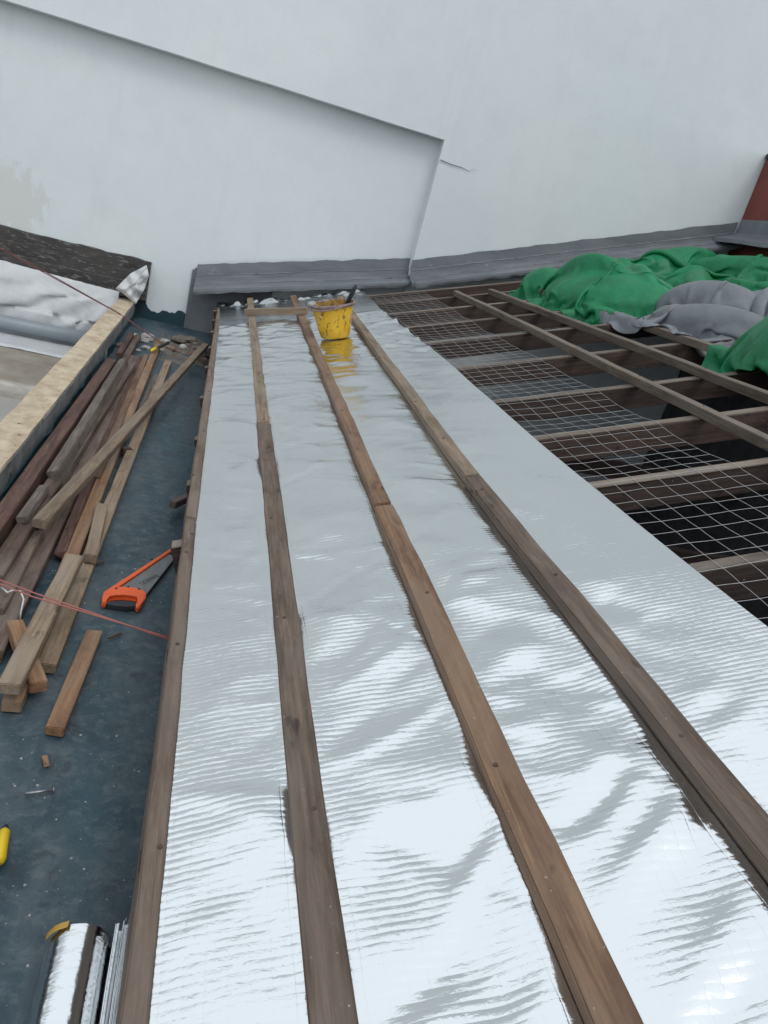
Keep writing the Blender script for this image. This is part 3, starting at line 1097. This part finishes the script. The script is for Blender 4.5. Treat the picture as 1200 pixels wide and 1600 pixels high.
o = plank('cross_batten', rp(c0[0], c0[1], 0.046), rp(c1[0], c1[1], 0.046), 0.048, 0.046, W_NEW, up=RN)
tag(o, 'short pale cross piece laid over two battens by the flashing', 'batten')
# upper battens on the open rafters
batten([(720, 458), (1200, 683)], 0.036, BT + 0.008, W_RBT, 'pale batten across the open rafters beside the wire netting', 0.15, 1.9, group='battens over the open rafters')
batten([(776, 455), (1200, 613)], 0.036, BT + 0.008, W_RBT, 'pale batten across open rafters reaching under the green tarpaulin lobe', 0.15, 1.9, group='battens over the open rafters')
batten([(965, 490), (1150, 551)], 0.036, BT + 0.008, W_RBT, 'pale batten across open rafters emerging from under the silver tarpaulin', 1.3, 1.9, group='battens over the open rafters')
for k, s in enumerate((3.15, 3.5, 3.85, 4.2)):
    o = plank('roof_batten', rp(s, 6.3), rp(s + 0.03, 0.3), 0.046, BT, W_RBT, up=RN, warp=0.003)
    tag(o, 'pale batten under the tarpaulin, %s down from the red parapet' % ordn[3 - k], 'batten', 'battens over the open rafters')

nail_me = bpy.data.meshes.new('nail_head')
nb_ = bmesh.new()
bmesh.ops.create_cone(nb_, cap_ends=True, segments=8, radius1=0.0045, radius2=0.0038, depth=0.0024)
nb_.to_mesh(nail_me)
nb_.free()
nail_me.materials.append(RUST)
for o in [q for q in C.objects if q.name.split('.')[0] in ('roof_batten', 'fascia_board')]:
    inv = o.matrix_world.inverted()
    Lx = max(v.co.x for v in o.data.vertices)
    ux = o.matrix_world.to_3x3() @ Vector((1, 0, 0))
    for y in RY:
        if y < 0.2:
            continue
        x = (y - o.matrix_world.translation.y) / ux.y
        if x < 0.03 or x > Lx - 0.03:
            continue
        c = bpy.data.objects.new('nail_head', nail_me)
        C.objects.link(c)
        c.parent = o
        c.location = (x + random.uniform(-.012, .012), random.uniform(-.012, .012), random.uniform(0.0004, 0.0014))

# ---------------------------------------------------------------- wire netting on the rafters
GA, GB = 1.12, 1.70
nl_ = 9
cell = 0.0715
rowy = np.arange(0.55, 6.2, cell)
vs, fs = [], []


def net_pt(s, y):
    i = min(max(int(np.searchsorted(RYs, y)) - 1, 0), len(RY) - 2)
    t = (y - RYs[i]) / (RYs[i + 1] - RYs[i])
    e = min(1.0, max(0.0, (s - 1.1) / 0.3))
    sag = 0.013 * math.sin(math.pi * t) * (0.5 + 0.5 * e) * (1 + 0.5 * math.sin(y * 3.1))
    return rp(s + 0.007 * fbm(y * 7, s * 9, 1), y + 0.010 * fbm(s * 6, y * 5, 2), NB + 0.0045 - sag)


for k in range(nl_):
    s = GB - k * cell
    ys = np.arange(0.55, 6.2, cell / 2)
    tube_data([net_pt(s + 0.02 * math.sin(y * 1.1), y) for y in ys], 0.0007, 4, vs, fs)
for y in rowy:
    tube_data([net_pt(GB - q * cell / 2 + 0.02 * math.sin(y * 1.1), y) for q in range(2 * (nl_ - 1) + 1)], 0.0007, 4, vs, fs)
no = pydata('wire_netting', vs, fs, WIRE, None, True)
tag(no, 'pale square wire netting sagging over the open rafters', 'netting')


# ---------------------------------------------------------------- yellow bucket
def lathe(name, prof, mat, parent, mw, n=40, warp=0.0, seed=0):
    vs, fs = [], []
    for (r, z) in prof:
        for k in range(n):
            t = 2 * math.pi * k / n
            rr = r * (1 + warp * fbm(math.cos(t) * 1.5, math.sin(t) * 1.5, seed + z * 4))
            vs.append(mw @ Vector((rr * math.cos(t), rr * math.sin(t), z)))
    for i in range(len(prof) - 1):
        for k in range(n):
            k2 = (k + 1) % n
            fs.append((i * n + k, i * n + k2, (i + 1) * n + k2, (i + 1) * n + k))
    return pydata(name, vs, fs, mat, parent, True)


bs, by = rpx(527, 533, nf)
by += 0.085
bb = rp(bs, by, nf + 0.012)
rot = Matrix(((RU.x, 0, RN.x, 0), (0, 1, 0, 0), (RU.z, 0, RN.z, 0), (0, 0, 0, 1)))
MB = Matrix.Translation(bb) @ rot
bk = empty('paint_bucket', bb, 'yellow paint splashed bucket standing on the foil between battens', 'bucket')
hb = 0.205
ob = lathe('bucket_body', [(0.0, 0.001), (0.082, 0.0), (0.09, 0.004), (0.105, 0.07), (0.119, 0.14), (0.131, hb)], BUCKET, bk, MB, warp=0.02)
oi_ = lathe('inner_wall', [(0.128, hb - 0.001), (0.116, 0.14), (0.1, 0.06), (0.0, 0.05)], PAINTIN, bk, MB, warp=0.02)
lathe('rim', [(0.131, hb - 0.018), (0.139, hb - 0.016), (0.142, hb - 0.004), (0.138, hb + 0.004), (0.13, hb + 0.003), (0.127, hb - 0.006)], RIM, bk, MB, warp=0.04, seed=3)
tube('handle', [MB @ Vector((0.15 * math.cos(t), 0.15 * math.sin(t) , hb - 0.012 - 0.012 * math.sin(t * 2)))
                for t in np.linspace(math.pi * 0.95, math.pi * 1.75, 20)], 0.005, RIM, bk)
lathe('clot', [(0.0, 0.022), (0.02, 0.02), (0.03, 0.008), (0.026, -0.004), (0.0, -0.008)], PLAST, bk, MB @ Matrix.Translation((-0.125, -0.03, hb + 0.003)), 14, 0.5)
br = empty('paint_brush', MB @ Vector((0.1, 0.02, 0.18)), 'black handled paint brush sticking out of the yellow bucket', 'brush')
tube('handle', [MB @ Vector((0.07, 0.03, 0.14)), MB @ Vector((0.108, 0.02, 0.215)), MB @ Vector((0.14, 0.01, 0.27)), MB @ Vector((0.155, 0.0, 0.295))], [0.012, 0.014, 0.015, 0.008], BLACK, br, 10)
tube('bristle_head', [MB @ Vector((0.025, 0.04, 0.055)), MB @ Vector((0.069, 0.0303, 0.138))], [0.02, 0.014], PAINTIN, br, 10)

# ---------------------------------------------------------------- timber in the gutter
G = 'loose timber lying in the gutter'


def loose(px0, px1, z0, z1, w, h, mat, label, roll=0.0, name='timber', warp=0.002, chip=0.004, cat='timber', up=Vector((0, 0, 1))):
    o = plank(name, hz(px0[0], px0[1], z0), hz(px1[0], px1[1], z1), w, h, mat, roll=roll, warp=warp, chip=chip, up=up)
    return tag(o, label, cat, G)


loose((174, 560), (-60, 893), 0.118, 0.118, 0.054, 0.11, W_RED, 'thick reddish brown beam against the beige topped kerb')
loose((192, 560), (82, 736), 0.122, 0.118, 0.046, 0.075, W_GRY, 'grey saw marked plank ending beside the reddish kerb beam', 0.35)
loose((217, 523), (133, 663), 0.05, 0.052, 0.04, 0.045, W_DRK, 'old brown batten with its far end in the rubble by the kerb')
loose((205, 566), (-12, 898), 0.085, 0.085, 0.052, 0.035, W_DRK, 'brown batten with white paint scribble under the slanting pale plank')
loose((211, 556), (-16, 1015), 0.044, 0.044, 0.066, 0.04, W_DRK, 'long wide dark plank speckled with white plaster', warp=0.003)
loose((219, 557), (94, 862), 0.046, 0.042, 0.036, 0.035, W_RED, 'narrow dark plank with a splintered near end lying on the gutter floor', 0.25, chip=0.03)
loose((229, 553), (150, 745), 0.052, 0.052, 0.034, 0.04, W_BATO, 'narrow brown batten running under the slanting pale plank')
loose((249, 531), (18, 1096), 0.05, 0.04, 0.044, 0.034, W_ORG, 'long orange brown plank under the pale plank at the crossed offcut')
loose((263, 563), (72, 1037), 0.036, 0.036, 0.046, 0.03, W_NEW, 'long pale plank lying lengthwise nearest the handsaw')
loose((160, 786), (142, 867), 0.07, 0.07, 0.04, 0.033, W_NEW, 'short pale offcut with a dirty end lying on the long pale plank')
loose((118, 866), (14, 1068), 0.094, 0.098, 0.05, 0.03, W_NEW, 'pale straight plank laid across the orange crossed offcut')
loose((23, 968), (61, 1065), 0.066, 0.066, 0.04, 0.034, W_ORG, 'short orange offcut crossed under the pale plank ends')
loose((149, 984), (86, 1137), 0.03, 0.03, 0.042, 0.026, W_ORG, 'short orange brown offcut lying alone on the dark floor')
loose((322, 536), (63, 812), 0.10, 0.15, 0.046, 0.032, W_NEW, 'long pale plank slanting across the top of the timber pile')
loose((68, 757), (32, 808), 0.115, 0.11, 0.034, 0.026, W_GRY, 'short grey offcut resting on the brown battens', 0.3)
loose((56, 828), (-8, 950), 0.062, 0.062, 0.05, 0.05, W_BAT, 'weathered brown plank with a broken brown knot by the speckled plank')
loose((246, 585), (217, 655), 0.02, 0.02, 0.05, 0.018, W_GRY, 'thin weathered strip lying flat between two pale planks', warp=0.004)
loose((206, 700), (192, 700), 0.04, 0.04, 0.03, 0.036, W_DRK, 'tiny dark offcut under the slanting pale plank')
loose((206, 520), (186, 552), 0.07, 0.085, 0.035, 0.03, W_RED, 'short broken red brown stick at the far end of the kerb')
o = plank('timber', hz(270, 783, 0.06), hz(298, 771, 0.06), 0.03, 0.03, W_DRK)
tag(o, 'small dark offcut poking out from under the fascia board', 'timber', G)
loose((196, 574), (22, 846), 0.036, 0.036, 0.042, 0.03, W_DRK, 'dark batten half buried between kerb beam and scribbled batten')
loose((225, 558), (112, 800), 0.030, 0.028, 0.036, 0.026, W_RED, 'thin red brown batten sunk beneath the middle of the pile')
loose((238, 560), (176, 690), 0.030, 0.030, 0.032, 0.026, W_DRK, 'thin dark strip sunk beside the orange brown plank')
loose((184, 575), (30, 790), 0.06, 0.06, 0.034, 0.04, W_BAT, 'brown batten wedged behind the grey saw marked plank')
# slivers
for k, (u0, v0, u1, v1, w, lab) in enumerate(((70, 1178, 73, 1193, 0.012, 'small orange wood chip on the bare dark floor'),
                                              (212, 905, 222, 896, 0.006, 'thin dark splinter beside the handsaw blade'),
                                              (168, 996, 190, 988, 0.006, 'thin dark splinter by the lone orange offcut'),
                                              (150, 880, 163, 877, 0.005, 'thin dark splinter near the short dirty offcut'))):
    o = plank('wood_chip', hz(u0, v0, 0.012), hz(u1, v1, 0.012), w, 0.006, W_ORG if k == 0 else W_DRK, bevel=0.001, chip=0.01)
    tag(o, lab, 'wood chip')
nz = [hz(40, 1240, 0.009), hz(83, 1234, 0.009)]
ne = empty('nail', nz[0], 'long steel nail lying on the dark gutter floor', 'nail')
tube('shank', nz, 0.0028, STEEL, ne, 8)
tube('head', [nz[1], nz[1] + (nz[1] - nz[0]).normalized() * 0.002], 0.006, STEEL, ne, 10)
cz = [hz(2, 918, 0.07), hz(12, 926, 0.09), hz(20, 922, 0.1), hz(32, 924, 0.1), hz(37, 936, 0.08), hz(33, 955, 0.05), hz(31, 968, 0.03)]
tag(tube('white_cord', cz, 0.0025, WHITEC), 'loop of thin white cord over the dark plank', 'cord')

# ---------------------------------------------------------------- handsaw
se = empty('handsaw', hz(210, 920, 0), 'orange handled handsaw lying flat on the gutter floor', 'saw')


def fpts(l, z):
    return [hz(u, v, z) for u, v in l]


def zp(a, b):
    return (130 + a / 6.0, 840 + b / 6.0)


bladepx = [zp(250, 540), zp(800, 160), zp(840, 170), zp(858, 192), zp(582, 548), zp(480, 560)]
prism('blade', fpts(bladepx, 0.012), 0.0016, BLADE, se)
prism('tooth_edge', fpts([zp(858, 193), zp(862, 196), zp(588, 552), zp(582, 548)], 0.011), 0.0035, BLACK, se)
prism('spine_strip', fpts([zp(195, 535), zp(245, 500), zp(805, 128), zp(822, 132), zp(818, 152), zp(300, 505), zp(255, 545)], 0.009), 0.010, ORANGE, se, 0.002)
hnd = [zp(190, 548), zp(240, 520), zp(330, 512), zp(420, 508), zp(500, 520), zp(560, 538), zp(583, 560), zp(580, 610), zp(545, 660), zp(518, 705), zp(500, 713),
       zp(485, 700), zp(490, 660), zp(512, 622), zp(505, 600), zp(450, 588), zp(380, 580), zp(300, 583), zp(240, 592), zp(224, 605), zp(214, 650), zp(200, 670), zp(170, 670), zp(167, 640), zp(178, 590)]
prism('handle', fpts(hnd, 0.004), 0.020, ORANGE, se, 0.004)
prism('grip', fpts([zp(205, 640), zp(218, 632), zp(300, 645), zp(400, 655), zp(487, 650), zp(496, 690), zp(400, 690), zp(300, 682), zp(205, 668)], 0.004), 0.016, BLACK, se, 0.004)
for (a, b) in ((300, 539), (412, 521), (514, 543), (635, 248), (815, 186)):
    c = hz(*zp(a, b), 0.0)
    top = 0.0245 if b > 400 else (0.0195 if b > 200 else 0.0140)
    tube('screw', [c + Vector((0, 0, top - 0.003)), c + Vector((0, 0, top + 0.0008))], 0.0042, BLACK, se, 10)


def lettering(txt, p_start, p_end, upside, height, z, mat, parent, name='lettering'):
    cu = bpy.data.curves.new(name, 'FONT')
    cu.body = txt
    cu.size = 1.0
    cu.align_x = 'CENTER'
    cu.align_y = 'CENTER'
    to = bpy.data.objects.new('tmp_text', cu)
    C.objects.link(to)
    dg_ = bpy.context.evaluated_depsgraph_get()
    me = bpy.data.meshes.new_from_object(to.evaluated_get(dg_))
    bpy.data.objects.remove(to)
    A, B = Vector(p_start), Vector(p_end)
    xd = (B - A)
    L = xd.length
    xd.normalize()
    yd = Vector((0, 0, 1)).cross(xd)
    w = max(v.co.x for v in me.vertices) - min(v.co.x for v in me.vertices)
    hh = max(v.co.y for v in me.vertices) - min(v.co.y for v in me.vertices)
    mid_ = (A + B) / 2
    for v in me.vertices:
        v.co = mid_ + xd * (v.co.x / w * L) + yd * (v.co.y / hh * height)
        v.co.z = z
    me.name = name
    return link_mesh(name, me, mat, parent)


lettering('BAHCO', hz(*zp(700, 352), 0.0143), hz(*zp(530, 432), 0.0143), True, 0.017, 0.0143, INK, se)

# yellow handled tool at the frame's left edge
ye = empty('screwdriver', hz(4, 1320, 0), 'screwdriver with a yellow plastic handle on the dark floor', 'screwdriver')
A, B = hz(8, 1296, 0.016), hz(-4, 1348, 0.016)
dd = (B - A)
tube('handle', [A, A + dd * .1, A + dd * .5, A + dd * .9, B], [0.006, 0.011, 0.012, 0.014, 0.010], YELLOW, ye, 10)
tube('end_cap', [A + dd.normalized() * 0.001, A - dd.normalized() * 0.006, A - dd.normalized() * 0.011], [0.0065, 0.0055, 0.003], BLACK, ye, 8)
tube('blade', [B + dd * 0.02, B + dd * 1.6 + Vector((0, 0, -0.009))], 0.003, STEEL, ye, 8)

# brush / scraper with yellow ferrule on the rubble
A, B = hz(236, 548, 0.07), hz(262, 536, 0.08)
te = empty('hand_tool', A, 'small hand tool with black and yellow handle on the rubble', 'tool')
dd = B - A
tube('ferrule', [A, A + dd * .12, A + dd * .3], [0.008, 0.012, 0.011], YELLOW, te, 10)
tube('handle', [A + dd * .29, A + dd * .7, B, B + dd * .1], [0.009, 0.011, 0.011, 0.006], BLACK, te, 10)


# ---------------------------------------------------------------- rubble at the gutter's far end
def rock(name, p, r, mat, seed, flat=0.6):
    bm = bmesh.new()
    bmesh.ops.create_icosphere(bm, subdivisions=2, radius=1.0)
    rx, ry, rz = r * random.uniform(.7, 1.4), r * random.uniform(.7, 1.3), r * flat * random.uniform(.7, 1.2)
    a = random.uniform(0, 6.28)
    for v in bm.verts:
        d = v.co.normalized()
        k = 1 + 0.45 * fbm(d.x * 1.3 + seed, d.y * 1.3, d.z * 1.3, 3)
        q = Vector((round(d.x * 2.2) / 2.2 * .45 + d.x * .55, round(d.y * 2.2) / 2.2 * .45 + d.y * .55, round(d.z * 2) / 2 * .45 + d.z * .55)) * k
        v.co = Vector((p[0] + rx * (q.x * math.cos(a) - q.y * math.sin(a)), p[1] + ry * (q.x * math.sin(a) + q.y * math.cos(a)), p[2] + rz * q.z))
    return bm_obj(name, bm, mat)


rub = [(283, 531, 0.075, SANDY), (300, 531, 0.06, SANDY), (232, 527, 0.05, PLAST), (205, 532, 0.03, PLAST), (226, 533, 0.026, PLAST), (258, 533, 0.028, PLAST), (268, 545, 0.04, RUBD),
       (287, 544, 0.045, PLAST), (292, 541, 0.03, SANDY), (310, 545, 0.05, SANDY), (322, 555, 0.045, SANDY), (318, 562, 0.03, RUBD), (277, 549, 0.022, RUBD), (252, 547, 0.025, PLAST),
       (228, 543, 0.028, PLAST), (216, 547, 0.02, PLAST), (212, 524, 0.028, PLAST), (298, 552, 0.025, RUBD), (305, 538, 0.035, SANDY), (247, 541, 0.02, PLAST), (190, 540, 0.03, RUBD), (197, 543, 0.022, RUBD)]
nm = {'plaster_rubble': 'pale plaster lump in the rubble at the gutter end', 'brick_rubble': 'brownish broken lump in the rubble at the gutter end', 'sandy_dirt': 'sandy clod in the rubble at the gutter end'}
for k, (u, v, r, mt) in enumerate(rub):
    o = rock('rubble_lump', hz(u, v, r * 0.4), r, mt, k * 3.1)
    tag(o, nm[mt.name], 'rubble', 'rubble at the gutter end, ' + mt.name.replace('_', ' '))
P = np.zeros((40, 40, 3))
for i in range(40):
    for j in range(40):
        x = -0.42 + 0.52 * i / 39
        y = 5.35 + 1.1 * j / 39
        e = min(i, j, 39 - i, 39 - j) / 9
        P[i, j] = (x, y, -0.012 + 0.02 * min(1, e) + 0.02 * fbm(x * 7, y * 6, 5) + 0.008 * fbm(x * 40, y * 40, 2))
do = grid_mesh('rubble_dirt', P, SANDY)
tag(do, 'sandy dirt under the rubble at the gutter end', 'dirt', kind='stuff')
vs, fs = [], []
for k in range(750):
    x, y = random.uniform(-0.55, 0.04), random.choice([random.uniform(0.4, 6.2), random.uniform(0.4, 2.6)])
    r = 0.0008 + 0.0028 * random.random() ** 3
    b0 = len(vs)
    h = r * random.uniform(.5, 1.2)
    zf = 0.004 * fbm(x * 3, y * 3, 1)
    a = random.uniform(0, 6)
    vs += [(x + r * math.cos(a + t) * random.uniform(.6, 1.5), y + r * math.sin(a + t) * random.uniform(.6, 1.5), zf) for t in (0, 1.57, 3.14, 4.71)] + [(x, y, zf + h)]
    fs += [(b0, b0 + 1, b0 + 4), (b0 + 1, b0 + 2, b0 + 4), (b0 + 2, b0 + 3, b0 + 4), (b0 + 3, b0, b0 + 4)]
go = pydata('plaster_crumbs', vs, fs, PLAST)
tag(go, 'fine pale plaster crumbs scattered over the dark gutter floor', 'crumbs', kind='stuff')

# ---------------------------------------------------------------- strings
sA, sB = hz(0, 906, 0.17), hz(270, 1001, 0.19)
d = (sA - sB)
se2 = sB + d * ((KX0 + 0.05 - sB.x) / d.x)
se2.z = KZ + 0.004
for k, off in enumerate((0.0, 0.012)):
    o = tube('string_line', [sB + Vector((0.0, off * .3, off * .3)), sB.lerp(se2, .5) + Vector((0, -off, -0.006 - off * .4)), se2 + Vector((0, -off, 0))], 0.0022, STRING)
    tag(o, 'taut pale red string stretched over the timber pile to the fascia', 'string', 'double string over the timber pile')
pA, pB, pC = hz(185, 490, KZ + 0.006), aty(0, 386, 6.12), hz(252, 536, 0.06)
dv = pB - pA
for k, off in enumerate((0.0, 0.014)):
    o = tube('cord', [pA + dv * 2.0 + Vector((0, 0, off)), pA + dv * 1.0 + Vector((0, 0, off - 0.01)), pA + Vector((0, off, 0.002)), pC + Vector((0, off, 0))], 0.0035, STRINGD)
    tag(o, 'dull red cord slung past the white sheet and over the kerb', 'cord', 'double cord over the kerb')

# ---------------------------------------------------------------- spare foil rolls at the near end of the gutter
fr = empty('foil_roll', (-0.03, 0.3, 0), 'roll of silver foil lying in the gutter beside the fascia', 'foil roll')
cx, czr = -0.034, 0.058


def extrude_y(name, cs, y0, y1, n, mat, parent, skew=0.0, seed=0):
    P = np.zeros((len(cs), n, 3))
    for i, (x, z) in enumerate(cs):
        for j in range(n):
            t = j / (n - 1)
            y = y0 + (y1 - y0) * t
            P[i, j] = (x + 0.0015 * fbm(y * 6, i * .3, seed), y + (skew * i / len(cs) if j == 0 else 0), z + 0.0012 * fbm(y * 6, i * .3, seed + 4))
    return grid_mesh(name, P, mat, parent)


spir = []
for k in range(130):
    t = k / 129
    a = t * 2 * math.pi * 4 + 0.3
    r = 0.026 + 0.030 * t
    spir.append((cx + r * math.cos(a), czr + r * math.sin(a)))
o = extrude_y('rolled_layers', spir, 0.90, -0.5, 14, FOILR, fr)
o.data.flip_normals()
a_ = [(cx + 0.0565 * math.cos(t), czr + 0.0565 * math.sin(t)) for t in np.linspace(2.0, 2.9, 12)]
extrude_y('tape', a_, 0.905, 0.893, 3, TAPE, fr)
fl2 = empty('foil_offcut', (0.03, 0.3, 0), 'folded loose leaves of silver foil standing between roll and fascia', 'foil')
leaf = [(0.014, 0.006), (0.013, 0.09), (0.016, 0.116), (0.0215, 0.112), (0.024, 0.085), (0.0285, 0.108), (0.033, 0.088), (0.0375, 0.138), (0.0425, 0.142), (0.044, 0.1), (0.044, 0.006)]
ls = []
for i in range(len(leaf) - 1):
    for q in range(4):
        f = q / 4
        ls.append((leaf[i][0] * (1 - f) + leaf[i + 1][0] * f, leaf[i][1] * (1 - f) + leaf[i + 1][1] * f))
ls.append(leaf[-1])
extrude_y('leaf_folds', ls, 0.885, -0.5, 14, FOILR, fl2, 0.045, 7)

# ---------------------------------------------------------------- tarpaulins on the upper roof
te_ = empty('tarpaulin', rp(2.9, 4.8, 0.1), 'crumpled green tarpaulin with silver underside heaped on the open rafters', 'tarpaulin')


SUPB = (1.885, 2.19, 2.5, 3.15, 3.5, 3.85, 4.2)


def mound(cs, s0, y0):
    """what the cloth lies on: heaped folds (mounds) over battens and rafters with open bays between"""
    def f(a, b):
        h = np.full_like(a, -0.11)
        for y in RY:
            h = np.where(np.abs(b + y0 - y - 0.02) < 0.032, np.maximum(h, NB + 0.004), h)
        for q in SUPB:
            h = np.where(np.abs(a + s0 - q) < 0.032, np.maximum(h, 0.004), h)
        for (s, y, r1, r2, hh, an) in cs:
            c, s_ = math.cos(an), math.sin(an)
            da, db = a - s, b - y
            u = (da * c + db * s_) / r1
            v = (-da * s_ + db * c) / r2
            q = np.clip(1 - (u * u + v * v), 0, 1)
            h = np.maximum(h, np.where(q > 0, hh * q ** 0.6, -1))
        return h
    return f


def pleat(n, amp, ang=0.0):
    def f(X):
        u = X[..., 0] * math.cos(ang) + X[..., 1] * math.sin(ang)
        w = u.max() - u.min()
        X[..., 2] += amp * np.sin((u / w + 0.06 * np.sin(X[..., 1] * 5)) * 2 * math.pi * n)
        return X
    return f


def lay(name, mat, nu, nv, su, sv, ku, kv, cs, s0, y0, seed, **kw):
    X = drape(nu, nv, su, sv, ku, kv, mound(cs, s0, y0), seed, **kw)
    solid_cloth(grid_mesh(name, roof_place(X, s0, y0), mat, te_))


lay('green_heap', GREEN, 90, 94, 1.2, 1.7, 0.76, 0.80, [(0.05, -0.05, 0.36, 0.62, 0.17, 0.15), (-0.02, 0.05, 0.12, 0.42, 0.27, 0.35), (0.2, -0.2, 0.1, 0.4, 0.2, -0.2), (-0.16, 0.6, 0.2, 0.2, 0.13, 0.2)],
    2.74, 5.12, 3, noise=0.14, fold=pleat(3.2, 0.07, 0.9), stiff=0.03)
lay('silver_fold', SILVER, 90, 84, 1.7, 1.5, 0.58, 0.62, [(0.0, 0.2, 0.14, 0.36, 0.17, 0.5), (0.25, -0.1, 0.14, 0.36, 0.13, 0.2), (-0.22, -0.15, 0.1, 0.36, 0.1, 0.5)],
    3.02, 3.98, 9, noise=0.14, fold=pleat(3.2, 0.12, 0.5), stiff=0.05)
lay('green_back', GREEN, 90, 90, 2.1, 2.3, 0.74, 0.76, [(0.2, 0.7, 0.5, 0.16, 0.14, 0.3), (-0.5, 0.7, 0.35, 0.12, 0.1, 0), (0.5, 0.2, 0.12, 0.5, 0.09, 0.6), (-0.1, -0.1, 0.1, 0.5, 0.07, -0.5)],
    3.75, 5.45, 15, noise=0.16, fold=pleat(4.2, 0.09, 1.2), stiff=0.03)
lay('green_corner', GREEN, 76, 76, 1.25, 1.15, 0.80, 0.82, [(-0.02, 0.02, 0.47, 0.43, 0.31, 0.2)],
    2.87, 2.84, 21, noise=0.1, fold=pleat(2.4, 0.05, 0.5), stiff=0.06)

# ---------------------------------------------------------------- what shows in the dark below the rafters
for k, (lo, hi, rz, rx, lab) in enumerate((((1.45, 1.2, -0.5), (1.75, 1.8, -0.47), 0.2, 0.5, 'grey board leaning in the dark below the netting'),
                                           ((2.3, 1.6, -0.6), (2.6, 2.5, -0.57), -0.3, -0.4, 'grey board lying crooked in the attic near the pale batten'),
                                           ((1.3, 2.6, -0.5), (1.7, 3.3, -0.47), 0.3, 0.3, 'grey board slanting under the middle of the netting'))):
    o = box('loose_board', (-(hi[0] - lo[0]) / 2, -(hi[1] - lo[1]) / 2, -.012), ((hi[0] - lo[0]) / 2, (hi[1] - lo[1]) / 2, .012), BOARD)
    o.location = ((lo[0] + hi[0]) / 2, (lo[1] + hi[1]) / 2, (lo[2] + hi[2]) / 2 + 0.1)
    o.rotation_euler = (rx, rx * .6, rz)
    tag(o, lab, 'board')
for k in range(14):
    x, y = random.uniform(1.3, 3.2), random.uniform(1.0, 4.2)
    o = rock('attic_rubble', (x, y, -0.9 + random.uniform(0, .05)), random.uniform(0.06, 0.14), random.choice([ROOMC, RUBD, SANDY]), 50 + k)
    tag(o, 'lump of rubble on the dark attic floor', 'rubble', 'rubble lumps on the attic floor')
for k, (y, z) in enumerate(((1.7, 0.0), (3.3, 0.02), (5.0, 0.03))):
    o = plank('ceiling_joist', (0.22, y, z), (4.5, y + 0.1, z), 0.06, 0.14, W_RAF, warp=0.004)
    tag(o, '%s dark level joist under the rafters counted from behind the foil' % ordn[k], 'joist', 'level ceiling joists')
